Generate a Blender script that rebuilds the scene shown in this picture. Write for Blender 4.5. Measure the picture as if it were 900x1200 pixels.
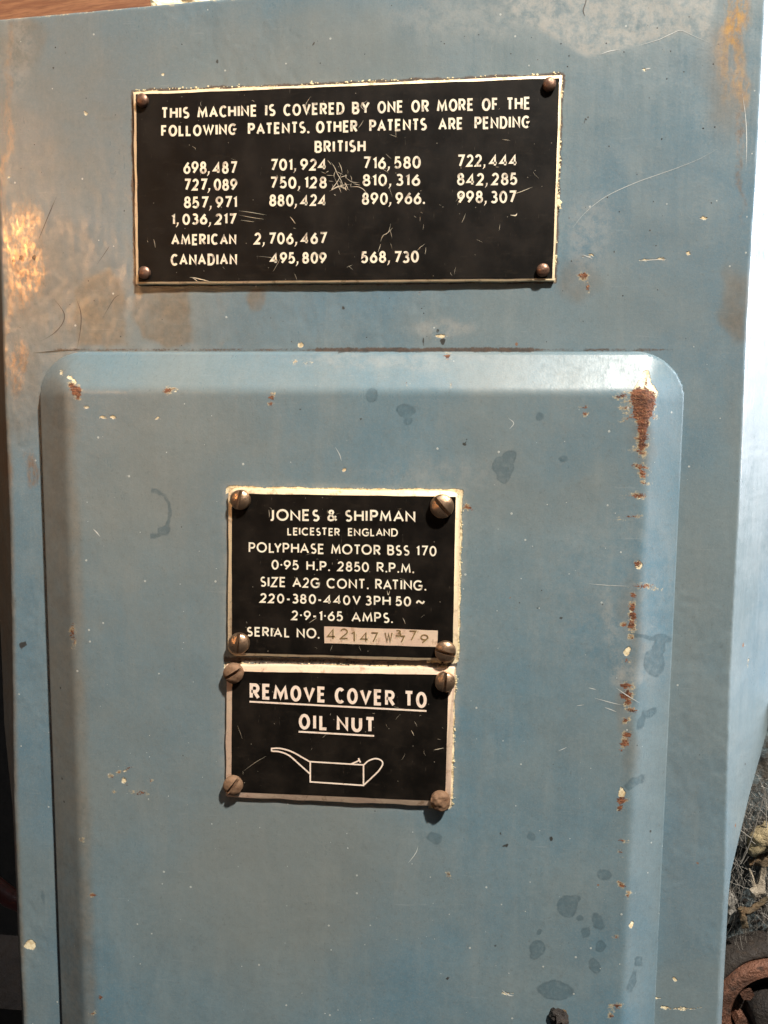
import bpy, math, random
import numpy as np
from mathutils import Vector, Matrix

for o in list(bpy.data.objects): bpy.data.objects.remove(o)
sc = bpy.context.scene
C = sc.collection
rng = np.random.default_rng(7)
random.seed(7)

# ------------------------------------------------------------------ units
S = 1/3000.0        # one unit of the survey grid = 1/3 mm
FOC = 900.0
PIT, YAW, ROL = [math.radians(a) for a in (5.75, -5.1, 0.53)]

# ------------------------------------------------------------------ camera
def cam_basis():
    ca,sa,cb,sb,cc,s_ = math.cos(PIT),math.sin(PIT),math.cos(YAW),math.sin(YAW),math.cos(ROL),math.sin(ROL)
    fwd = np.array([sb*ca, cb*ca, -sa]); right = np.array([cb, -sb, 0.0]); up = np.cross(right, fwd)
    return right*cc+up*s_, up*cc-right*s_, fwd
CR, CU, CF = cam_basis()
CC = -CF*FOC
cam = bpy.data.cameras.new('camera'); cob = bpy.data.objects.new('camera', cam); C.objects.link(cob)
M = Matrix.Identity(4)
for i in range(3):
    M[i][0], M[i][1], M[i][2], M[i][3] = CR[i], CU[i], -CF[i], CC[i]*S
cob.matrix_world = M
cam.sensor_fit = 'VERTICAL'; cam.sensor_height = 36.0; cam.lens = FOC/1200*36
cam.clip_start = 0.005; cam.clip_end = 50
sc.camera = cob

# ------------------------------------------------------------------ light
w = bpy.data.worlds.new('World'); sc.world = w; w.use_nodes = True
bg = w.node_tree.nodes['Background']; bg.inputs[0].default_value = (0.62, 0.66, 0.70, 1); bg.inputs[1].default_value = 0.065

def area(name, direction, dist, size, power, color, target=(0,0,0), sizey=None, spread=None):
    l = bpy.data.lights.new(name, 'AREA'); l.energy = power; l.color = color
    l.shape = 'RECTANGLE' if sizey else 'DISK'; l.size = size
    if sizey: l.size_y = sizey
    if spread: l.spread = spread
    o = bpy.data.objects.new(name, l); C.objects.link(o)
    d = Vector(direction).normalized(); t = Vector(target)
    o.location = t + d*dist
    o.rotation_euler = d.to_track_quat('Z', 'Y').to_euler()
    return o
area('key_lamp', (0.36,-0.47,0.80), 2.2, 0.11, 134, (1.0, 0.93, 0.83))
area('window_light', (0.90,0.30,0.34), 1.3, 0.7, 98, (0.92, 0.93, 1.0), sizey=0.9)
area('warm_lamp', (-0.484,-0.85,0.206), 0.9, 0.10, 0.125, (1.0, 0.50, 0.20), target=(-0.150,0,0.100), spread=math.radians(34))
area('overhead_fill', (-0.05,-0.55,0.9), 1.8, 0.8, 3, (0.85,0.94,1.0), sizey=0.5)  # unseen overhead fill, part of the ambient level
sc.view_settings.view_transform = 'Standard'; sc.view_settings.look = 'None'
sc.view_settings.exposure = 0.0; sc.view_settings.gamma = 1
sc.render.engine = 'CYCLES'

# ------------------------------------------------------------------ survey helpers
def P(u, v, Y=0.0):
    """surveyed photo coordinate -> point of the plane at depth Y"""
    u = np.asarray(u, float); v = np.asarray(v, float)
    d = CF*FOC + (u-450)[..., None]*CR + (600-v)[..., None]*CU
    return CC + d*((Y-CC[1])/d[..., 1])[..., None]
def proj(p):
    q = p-CC; z = q@CF
    return 450+FOC*(q@CR)/z, 600-FOC*(q@CU)/z

def hsh(i, j, s):
    n = np.sin(i*127.1+j*311.7+s*74.7)*43758.5453
    return n-np.floor(n)
def vnoise(x, y, s=0):
    i = np.floor(x); j = np.floor(y); fx = x-i; fy = y-j
    fx = fx*fx*(3-2*fx); fy = fy*fy*(3-2*fy)
    a, b, c, d = hsh(i,j,s), hsh(i+1,j,s), hsh(i,j+1,s), hsh(i+1,j+1,s)
    return (a*(1-fx)+b*fx)*(1-fy)+(c*(1-fx)+d*fx)*fy
def fbm(x, y, s=0, n=3):
    r = 0; a = 0.5
    for k in range(n):
        r = r+a*(vnoise(x, y, s+k)-0.5)*2; x = x*2.03; y = y*2.03; a *= .5
    return r
def sstep(a, b, x):
    t = np.clip((x-a)/(b-a), 0, 1); return t*t*(3-2*t)

# ------------------------------------------------------------------ mesh helpers
def new_obj(name, verts, faces, mat=None, parent=None, attrs=None, smooth=False, origin=None):
    v = np.asarray(verts, float)
    c = v.mean(0) if origin is None else np.asarray(origin, float)
    me = bpy.data.meshes.new(name)
    if isinstance(faces, np.ndarray) and faces.ndim == 2:
        k = faces.shape[1]; n = len(faces)
        me.vertices.add(len(v)); me.vertices.foreach_set('co', ((v-c)*S).astype(np.float32).ravel())
        me.loops.add(n*k); me.loops.foreach_set('vertex_index', faces.astype(np.int32).ravel())
        me.polygons.add(n); me.polygons.foreach_set('loop_start', np.arange(n, dtype=np.int32)*k)
        me.update(calc_edges=True)
    else:
        me.from_pydata([tuple(x) for x in (v-c)*S], [], [tuple(int(i) for i in f) for f in faces])
    if attrs:
        for an, av in attrs.items():
            a = me.attributes.new(an, 'FLOAT', 'POINT'); a.data.foreach_set('value', np.asarray(av, np.float32))
    if smooth:
        me.polygons.foreach_set('use_smooth', np.ones(len(me.polygons), bool))
    if mat: me.materials.append(mat)
    o = bpy.data.objects.new(name, me); C.objects.link(o)
    o.location = tuple(c*S)
    if parent is not None:
        o.parent = parent
        w0 = Vector((0,0,0)); p = parent
        while p is not None: w0 += p.location; p = p.parent
        o.location = o.location - w0
    return o
def empty(name, loc, label, cat, group=None):
    o = bpy.data.objects.new(name, None); C.objects.link(o); o.location = tuple(np.asarray(loc)*S)
    o.empty_display_size = 0.02
    o['label'] = label; o['category'] = cat
    if group: o['group'] = group
    return o
def tag(o, label, cat, group=None, kind=None):
    o['label'] = label
    if cat: o['category'] = cat
    if group: o['group'] = group
    if kind: o['kind'] = kind
    return o
def sharp(o, ang=35):
    me = o.data
    me.polygons.foreach_set('use_smooth', np.ones(len(me.polygons), bool))
    try: me.set_sharp_from_angle(angle=math.radians(ang))
    except Exception: pass
class MB:
    def __init__(s): s.v = []; s.f = []; s.n = 0
    def add(s, v, f):
        v = np.asarray(v, float); s.v.append(v); s.f += [tuple(int(i)+s.n for i in q) for q in f]; s.n += len(v)
    def build(s, name, mat, parent=None, smooth=False, **k): return new_obj(name, np.concatenate(s.v), s.f, mat, parent, smooth=smooth, **k)

# ------------------------------------------------------------------ node helpers
class NT:
    def __init__(s, name):
        s.m = bpy.data.materials.new(name); s.m.use_nodes = True; s.t = s.m.node_tree; s.t.nodes.clear()
        s.out = s.t.nodes.new('ShaderNodeOutputMaterial'); s.b = s.t.nodes.new('ShaderNodeBsdfPrincipled')
        s.t.links.new(s.b.outputs[0], s.out.inputs[0])
        s.tc = s.t.nodes.new('ShaderNodeTexCoord').outputs['Object']
    def _set(s, inp, v):
        if hasattr(v, 'is_linked') or hasattr(v, 'links'): s.t.links.new(v, inp)
        elif isinstance(v, tuple) and len(v) == 3 and inp.type == 'RGBA': inp.default_value = (*v, 1)
        else: inp.default_value = v
    def math(s, op, a, b=0.0, c=None, clamp=False):
        n = s.t.nodes.new('ShaderNodeMath'); n.operation = op; n.use_clamp = clamp
        s._set(n.inputs[0], a); s._set(n.inputs[1], b)
        if c is not None: s._set(n.inputs[2], c)
        return n.outputs[0]
    def noise(s, px, detail=3, rough=0.55, stretch=None, off=0.0, dist=0.0):
        m = s.t.nodes.new('ShaderNodeMapping'); s.t.links.new(s.tc, m.inputs[0])
        m.inputs['Location'].default_value = (off, off*1.3, off*.7)
        if stretch: m.inputs['Scale'].default_value = stretch
        n = s.t.nodes.new('ShaderNodeTexNoise'); s.t.links.new(m.outputs[0], n.inputs['Vector'])
        n.inputs['Scale'].default_value = 1/(px*S); n.inputs['Detail'].default_value = detail
        n.inputs['Roughness'].default_value = rough; n.inputs['Distortion'].default_value = dist
        return n.outputs['Fac']
    def voro(s, px, off=0.0, stretch=None, rnd=1.0):
        m = s.t.nodes.new('ShaderNodeMapping'); s.t.links.new(s.tc, m.inputs[0]); m.inputs['Location'].default_value = (off, off, off)
        if stretch: m.inputs['Scale'].default_value = stretch
        n = s.t.nodes.new('ShaderNodeTexVoronoi'); s.t.links.new(m.outputs[0], n.inputs['Vector'])
        n.inputs['Scale'].default_value = 1/(px*S); n.inputs['Randomness'].default_value = rnd
        sp = s.t.nodes.new('ShaderNodeSeparateColor'); s.t.links.new(n.outputs['Color'], sp.inputs[0])
        return n.outputs['Distance'], sp.outputs[0], sp.outputs[1]
    def rng(s, x, a, b, c=0.0, d=1.0, sm=True):
        n = s.t.nodes.new('ShaderNodeMapRange'); n.interpolation_type = 'SMOOTHSTEP' if sm else 'LINEAR'
        s._set(n.inputs[0], x)
        for i, v in zip((1,2,3,4), (a,b,c,d)): s._set(n.inputs[i], v)
        return n.outputs[0]
    def mix(s, f, a, b, blend='MIX'):
        n = s.t.nodes.new('ShaderNodeMix'); n.data_type = 'RGBA'; n.blend_type = blend; n.clamp_factor = True
        s._set(n.inputs[0], f); s._set(n.inputs[6], a); s._set(n.inputs[7], b)
        return n.outputs[2]
    def mixf(s, f, a, b):
        n = s.t.nodes.new('ShaderNodeMix'); n.data_type = 'FLOAT'
        s._set(n.inputs[0], f); s._set(n.inputs[2], a); s._set(n.inputs[3], b)
        return n.outputs[0]
    def attr(s, name):
        n = s.t.nodes.new('ShaderNodeAttribute'); n.attribute_name = name; return n.outputs['Fac']
    def bump(s, h, dist, strength=1.0, prev=None):
        n = s.t.nodes.new('ShaderNodeBump'); s._set(n.inputs['Height'], h)
        n.inputs['Distance'].default_value = dist*S; n.inputs['Strength'].default_value = strength
        if prev is not None: s.t.links.new(prev, n.inputs['Normal'])
        return n.outputs[0]
    def fin(s, col=None, rough=None, metal=None, normal=None, spec=None):
        for k, v in (('Base Color', col), ('Roughness', rough), ('Metallic', metal), ('Normal', normal), ('Specular IOR Level', spec)):
            if v is not None: s._set(s.b.inputs[k], v)
        return s.m

# ------------------------------------------------------------------ materials
def mat_paint(name, ca, cb, flat=False):
    n = NT(name)
    big = n.noise(260, 3, .5); mid = n.noise(60, 4, .6, off=3); fin = n.noise(7, 4, .65, off=5); tiny = n.noise(1.8, 2, .6, off=9)
    streak = n.noise(30, 4, .6, stretch=(1.6, 1, .22), off=2)
    col = n.mix(n.rng(big, .36, .64), ca, cb)
    pat_ = n.noise(95, 4, .6, off=4.4, dist=.6)
    col = n.mix(n.rng(pat_, .50, .70, 0, .26), col, (.066,.118,.152))
    col = n.mix(n.rng(mid, .35, .75, 0, .35), col, n.mix(.5, cb, (.17,.175,.155)))
    col = n.mix(n.rng(streak, .45, .75, 0, .28), col, (.20,.235,.24))
    col = n.mix(n.rng(fin, .3, .8, 0, .22), col, (.07,.082,.085))
    col = n.mix(n.rng(tiny, .42, .75, 0, .30), col, (.20,.22,.22))
    rough = n.rng(mid, .3, .7, .33, .47)
    rough = n.math('ADD', rough, n.rng(fin, .3, .8, -.05, .08))
    if not flat:
        nz = n.math('SUBTRACT', n.noise(9, 4, .7, off=11), .5); nf = n.math('SUBTRACT', n.noise(2.6, 3, .7, off=13), .5)
        nw = n.math('SUBTRACT', n.noise(22, 5, .65, off=15), .5)
        brown = n.attr('brown'); dust = n.attr('dust'); warm = n.attr('film')
        # greasy brown film, also shade painted on left flanks and below the patents plate
        f = n.math('MULTIPLY', brown, n.rng(n.noise(24, 5, .6, off=21), .25, .7, .55, 1.0))
        col = n.mix(n.math('MULTIPLY', f, .85), col, n.mix(n.rng(fin, .3, .7), (.165,.115,.068), (.105,.078,.047)))
        col = n.mix(warm, col, (.17,.165,.14))
        # pale scuffed grime
        f = n.math('MULTIPLY', dust, n.rng(n.noise(14, 6, .75, off=25), .36, .62))
        col = n.mix(n.math('MULTIPLY', f, .44), col, (.40,.355,.30))
        rough = n.mixf(f, rough, .62)
        # yellow oxide
        ye = n.math('MULTIPLY', n.attr('yellow'), n.rng(n.noise(12, 6, .7, off=31, stretch=(1.6,1,.7)), .36, .6))
        col = n.mix(n.math('MULTIPLY', ye, .85), col, n.mix(n.rng(fin, .35, .7), (.42,.23,.055), (.22,.12,.05)))
        # dark water / oil drops
        d = n.math('ADD', n.attr('drop'), n.math('MULTIPLY', nz, 3.0))
        dm = n.math('MULTIPLY', n.rng(d, -1.3, .8, 1, 0), n.rng(n.noise(7, 5, .75, off=57), .3, .6, .35, 1))
        ring = n.math('MULTIPLY', n.rng(d, -2.4, -.4, 0, 1), dm)
        col = n.mix(n.math('MULTIPLY', dm, .58), col, (.050,.085,.105))
        col = n.mix(n.math('MULTIPLY', ring, .25), col, (.04,.05,.055))
        rough = n.mixf(n.math('MULTIPLY', dm, .8), rough, .30)
        # dirt in the joints, and shade painted beside the cover and between plates
        s_ = n.math('ADD', n.attr('seam_shade'), n.math('MULTIPLY', nf, 5.0))
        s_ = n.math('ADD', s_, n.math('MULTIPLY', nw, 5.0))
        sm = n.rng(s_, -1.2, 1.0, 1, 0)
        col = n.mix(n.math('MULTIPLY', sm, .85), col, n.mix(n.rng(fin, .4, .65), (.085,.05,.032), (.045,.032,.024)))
        # cream chips (primer, filler)
        c_ = n.math('ADD', n.attr('chip'), n.math('MULTIPLY', nf, 3.5))
        c_ = n.math('ADD', c_, n.math('MULTIPLY', nz, 3.5))
        cm = n.rng(c_, -.5, .5, 1, 0)
        # rust
        r_ = n.math('ADD', n.attr('rust'), n.math('MULTIPLY', nf, 9.0))
        r_ = n.math('ADD', r_, n.math('MULTIPLY', n.math('SUBTRACT', n.noise(5, 5, .75, off=17, stretch=(.35,1,1.9)), .5), 9.0))
        r_ = n.math('ADD', r_, .7)
        rm = n.rng(r_, -.7, .4, 1, 0)
        halo = n.math('MULTIPLY', n.rng(r_, .2, 2.6, 1, 0), n.rng(n.noise(10, 3, .6, off=41), .46, .60))
        col = n.mix(n.math('MULTIPLY', halo, .8), col, n.mix(n.rng(nf, -.1, .12), (.50,.42,.27), (.28,.19,.08)))
        col = n.mix(cm, col, n.mix(n.rng(fin, .35, .7), (.72,.63,.43), (.42,.31,.17)))
        rc = n.mix(n.rng(n.noise(5, 5, .7, off=45, stretch=(.5,1,1.8)), .35, .65), (.20,.075,.035), (.06,.024,.014))
        rc = n.mix(n.rng(n.noise(3, 3, .7, off=47), .55, .72), rc, (.30,.17,.085))
        col = n.mix(rm, col, rc)
        rough = n.mixf(n.math('MAXIMUM', rm, cm), rough, .85)
        # pits with dark marks
        k_ = n.math('ADD', n.attr('dark'), n.math('MULTIPLY', nf, 2.5)); km = n.rng(k_, -.5, .4, 1, 0)
        col = n.mix(n.math('MULTIPLY', km, .9), col, (.03,.025,.02))
        # bare polished patches, with a warm gold reflection in their colour
        wr = n.math('MULTIPLY', n.attr('wear_glow'), n.rng(n.noise(6, 6, .8, off=51, stretch=(1.5,1,.8)), .36, .66))
        col = n.mix(n.math('MULTIPLY', wr, .55), col, (.36,.23,.14))
        rough = n.mixf(n.math('MULTIPLY', wr, .9), rough, .30)
    # tiny specks everywhere
    dist, r1, r2 = n.voro(17, off=1.7)
    size = n.rng(r2, 0, 1, .02, .085, sm=False)
    sp = n.math('MULTIPLY', n.math('LESS_THAN', dist, size), n.math('GREATER_THAN', r1, .74))
    col = n.mix(n.math('MULTIPLY', sp, .6), col, (.50,.51,.47))
    dist, r1, r2 = n.voro(23, off=7.7)
    size = n.rng(r2, 0, 1, .02, .08, sm=False)
    sp2 = n.math('MULTIPLY', n.math('LESS_THAN', dist, size), n.math('GREATER_THAN', r1, .68))
    col = n.mix(n.math('MULTIPLY', sp2, .85), col, (.04,.035,.03))
    dist, r1, r2 = n.voro(55, off=17.7)
    size = n.rng(r2, 0, 1, .012, .055, sm=False)
    sp3 = n.math('MULTIPLY', n.math('LESS_THAN', n.math('ADD', dist, n.math('MULTIPLY', n.math('SUBTRACT', n.noise(3, 2, off=3.3), .5), .06)), size), n.math('GREATER_THAN', r1, .55))
    col = n.mix(n.math('MULTIPLY', sp3, .8), col, (.20,.09,.04))
    brush = n.noise(9, 4, .75, stretch=(3.2, 1, .12), off=91)
    col = n.mix(n.rng(brush, .52, .72, 0, .08), col, (.075,.095,.105))
    rough = n.math('ADD', rough, n.rng(brush, .4, .7, -.04, .08))
    grime = n.noise(4.2, 5, .75, off=93)
    col = n.mix(n.rng(grime, .56, .70, 0, .35), col, (.085,.085,.075))
    # fine wipe scratches
    scr = n.rng(n.noise(10, 4, .8, stretch=(.18, 1, 2.6), off=61), .63, .72)
    col = n.mix(n.math('MULTIPLY', scr, .09), col, (.45,.47,.46))
    nb = n.bump(n.noise(110, 2, .5, off=71), 3.2, .7)
    nb = n.bump(n.noise(20, 3, .5, off=72), .4, .5, nb)
    nb = n.bump(fin, .22, .7, nb); nb = n.bump(tiny, .07, .8, nb)
    nb = n.bump(sp, .5, .8, nb)
    if not flat:
        nb = n.bump(n.math('MULTIPLY', n.math('MAXIMUM', rm, cm), -1.0), .9, 1.0, nb)
        nb = n.bump(n.math('MULTIPLY', n.noise(3.2, 4, .7, off=81), rm), 2.2, 1.0, nb)
    n.b.inputs['Coat Weight'].default_value = .05; n.b.inputs['Coat Roughness'].default_value = .25
    return n.fin(col, rough, n.math('MULTIPLY', wr, .75) if not flat else 0.0, nb, .36)

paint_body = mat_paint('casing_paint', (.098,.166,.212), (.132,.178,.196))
paint_cover = mat_paint('cover_paint', (.094,.170,.218), (.134,.184,.204))

def mat_enamel():
    n = NT('black_enamel')
    a = n.noise(40, 5, .65); b = n.noise(4, 4, .7, off=4); c = n.noise(14, 5, .7, stretch=(.6,1,1.8), off=6)
    col = n.mix(n.rng(a, .35, .75), (.004,.0033,.0026), (.012,.009,.0065))
    col = n.mix(n.rng(c, .55, .8, 0, .35), col, (.035,.027,.02))
    sc1 = n.rng(n.noise(6, 3, .8, stretch=(2.4, 1, .25), off=9), .66, .76)
    sc2 = n.rng(n.noise(6, 3, .8, stretch=(.3, 1, 2.2), off=12), .68, .78)
    col = n.mix(n.math('MULTIPLY', n.math('MAXIMUM', sc1, sc2), .35), col, (.16,.13,.10))
    d, r1, r2 = n.voro(9, off=2.2)
    sp = n.math('MULTIPLY', n.math('LESS_THAN', d, n.rng(r2, 0, 1, .02, .12, sm=False)), n.math('GREATER_THAN', r1, .6))
    col = n.mix(n.math('MULTIPLY', sp, .6), col, (.40,.35,.27))
    ro = n.rng(a, .3, .7, .46, .62)
    nb = n.bump(b, .15, .6); nb = n.bump(n.noise(70, 2, off=7), 2.2, .7, nb)
    return n.fin(col, ro, 0.0, nb, .12)
enamel = mat_enamel()

def mat_metal(name, c1, c2, cd, metal=.35, rough=(.4,.6), dirt=.6, bk=.35):
    n = NT(name)
    a = n.noise(12, 5, .7); b = n.noise(3, 4, .7, off=4); c = n.noise(45, 3, .6, off=6)
    col = n.mix(n.rng(c, .35, .65), c1, c2)
    col = n.mix(n.rng(b, .3, .8, 0, .25), col, c1)
    col = n.mix(n.rng(a, .52, .68, 0, dirt), col, cd)
    d, r1, r2 = n.voro(8, off=2.9)
    sp = n.math('MULTIPLY', n.math('LESS_THAN', d, n.rng(r2, 0, 1, .03, .15, sm=False)), n.math('GREATER_THAN', r1, .6))
    col = n.mix(n.math('MULTIPLY', sp, .7), col, cd)
    nb = n.bump(b, bk, .8)
    if bk > 1: nb = n.bump(n.noise(9, 5, .7, off=8), bk*2.2, 1.0, nb)
    return n.fin(col, n.rng(a, .3, .7, *rough), metal, nb)
brass = mat_metal('pale_brass', (.80,.66,.43), (.74,.58,.40), (.25,.15,.07))
pinkm = mat_metal('pinkish_brass', (.78,.60,.44), (.70,.50,.38), (.30,.17,.09))
ink_cream = mat_metal('bare_lettering', (.84,.77,.62), (.78,.70,.56), (.30,.22,.15), metal=.15, dirt=.5)
ink_pat = mat_metal('worn_lettering', (.80,.72,.55), (.66,.58,.47), (.20,.15,.11), metal=.15, dirt=.85)
ink_pink = mat_metal('pink_lettering', (.84,.70,.58), (.80,.64,.52), (.38,.24,.15), metal=.15, dirt=.4)
stamp = mat_metal('stamped_digits', (.12,.075,.035), (.20,.13,.05), (.05,.03,.02), metal=0.0)
screwm = mat_metal('screw_steel', (.42,.29,.19), (.34,.22,.14), (.07,.035,.02), metal=.9, rough=(.26,.48), dirt=.9)
rivetm = mat_metal('rivet_copper', (.24,.14,.095), (.17,.095,.065), (.06,.03,.02), metal=.7, rough=(.3,.5), dirt=.8)
screwd = mat_metal('dirty_screw', (.25,.15,.09), (.18,.105,.06), (.10,.045,.022), metal=.45, rough=(.7,.9), dirt=.9)
residue = mat_metal('dried_filler', (.74,.66,.42), (.60,.52,.32), (.25,.19,.08), metal=0.0, rough=(.7,.9), dirt=.7)
hairm = mat_metal('dark_hair', (.03,.025,.02), (.05,.04,.03), (.02,.015,.01), metal=0.0)
scratchm = mat_metal('pale_scratch', (.50,.52,.50), (.42,.44,.43), (.3,.28,.24), metal=0.0)
platescr = mat_metal('plate_scratch', (.62,.54,.40), (.45,.38,.29), (.16,.12,.09), metal=0.1)
rustm = mat_metal('rusty_copper', (.17,.075,.045), (.05,.024,.015), (.035,.02,.014), metal=.35, rough=(.4,.65), dirt=.9, bk=2.2)
sludge = mat_metal('greasy_dirt', (.020,.014,.010), (.010,.007,.006), (.045,.03,.02), metal=0.0, rough=(.6,.95), dirt=.7, bk=2.2)
creamd = mat_metal('cream_debris', (.42,.34,.19), (.24,.19,.11), (.15,.11,.06), metal=0.0, rough=(.7,.9), dirt=.6, bk=2.2)
boned = mat_metal('bone_debris', (.36,.31,.24), (.17,.14,.10), (.2,.16,.12), metal=0.0, rough=(.6,.8), dirt=.5, bk=2.2)
mossd = mat_metal('brown_debris', (.14,.08,.035), (.07,.055,.03), (.05,.04,.03), metal=0.0, rough=(.7,.9), dirt=.5, bk=2.2)
webm = mat_metal('cobweb', (.22,.205,.18), (.14,.13,.115), (.2,.18,.15), metal=0.0, rough=(.8,.95), dirt=.3)
redm = mat_metal('red_paint', (.10,.014,.008), (.06,.010,.006), (.05,.015,.01), metal=0.0, rough=(.4,.6))
darkm = mat_metal('dark_backing', (.012,.010,.008), (.02,.016,.012), (.03,.022,.015), metal=0.0, rough=(.7,.9))
floorm = mat_metal('brown_bench', (.022,.015,.010), (.015,.011,.008), (.008,.006,.005), metal=0.0, rough=(.6,.8))
paperm = mat_metal('cream_paper', (.80,.72,.50), (.72,.62,.42), (.5,.4,.25), metal=0.0, rough=(.8,.9))
def mat_bed():
    n = NT('machine_bed_paint')
    a = n.noise(14, 6, .75); b = n.noise(3.5, 5, .75, off=4); c = n.noise(40, 4, .6, off=2)
    col = n.mix(n.rng(a, .4, .6), (.085,.115,.125), (.035,.032,.027))
    col = n.mix(n.rng(b, .5, .72, 0, .8), col, (.05,.035,.025))
    col = n.mix(n.rng(c, .5, .62, 0, .7), col, (.10,.08,.06))
    nb = n.bump(b, 2.5, .9); nb = n.bump(a, 5, .8, nb)
    return n.fin(col, .75, 0.0, nb)
bedm = mat_bed()
def mat_wood():
    n = NT('brown_wood')
    a = n.noise(16, 5, .65, stretch=(.25,1,1.9)); b = n.noise(5, 4, .7, stretch=(.15,1,2.2), off=3)
    col = n.mix(n.rng(a, .35, .65), (.27,.125,.062), (.17,.07,.035))
    col = n.mix(n.rng(b, .45, .7, 0, .6), col, (.09,.035,.018))
    return n.fin(col, .5, 0.0, n.bump(b, .6, .7))
woodm = mat_wood()

# ------------------------------------------------------------------ wear and painted shade survey (where each stain, chip, drop and glow sits)
def ell(u, v, x, y, rx, ry=None, a=0):
    ry = ry or rx; a = math.radians(a)
    dx, dy = u-x, v-y
    p = dx*math.cos(a)+dy*math.sin(a); q = -dx*math.sin(a)+dy*math.cos(a)
    k = np.sqrt((p/rx)**2+(q/ry)**2)
    return (k-1)*min(rx, ry)
def polysdf(u, v, pts):
    d = np.full(u.shape, 1e9); ins = np.zeros(u.shape, bool); n = len(pts)
    for i in range(n):
        ax, ay = pts[i]; bx, by = pts[(i+1) % n]
        ex, ey = bx-ax, by-ay; wx, wy = u-ax, v-ay
        t = np.clip((wx*ex+wy*ey)/(ex*ex+ey*ey+1e-9), 0, 1)
        d = np.minimum(d, (wx-ex*t)**2+(wy-ey*t)**2)
        c = ((ay > v) != (by > v)) & (u < ex*(v-ay)/(ey if ey else 1e-9)+ax)
        ins ^= c
    d = np.sqrt(d); return np.where(ins, -d, d)
def linesdf(u, v, pts):
    d = np.full(u.shape, 1e9)
    for (ax, ay), (bx, by) in zip(pts[:-1], pts[1:]):
        ex, ey = bx-ax, by-ay; wx, wy = u-ax, v-ay
        t = np.clip((wx*ex+wy*ey)/(ex*ex+ey*ey+1e-9), 0, 1)
        d = np.minimum(d, (wx-ex*t)**2+(wy-ey*t)**2)
    return np.sqrt(d)

Q_PAT = [(156,108),(659,88),(650,329),(159,333)]
Q_MOT = [(267,572),(540,576),(536,775),(267,768)]
Q_OIL = [(265,779),(533,783),(528,946),(264,934)]

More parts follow.
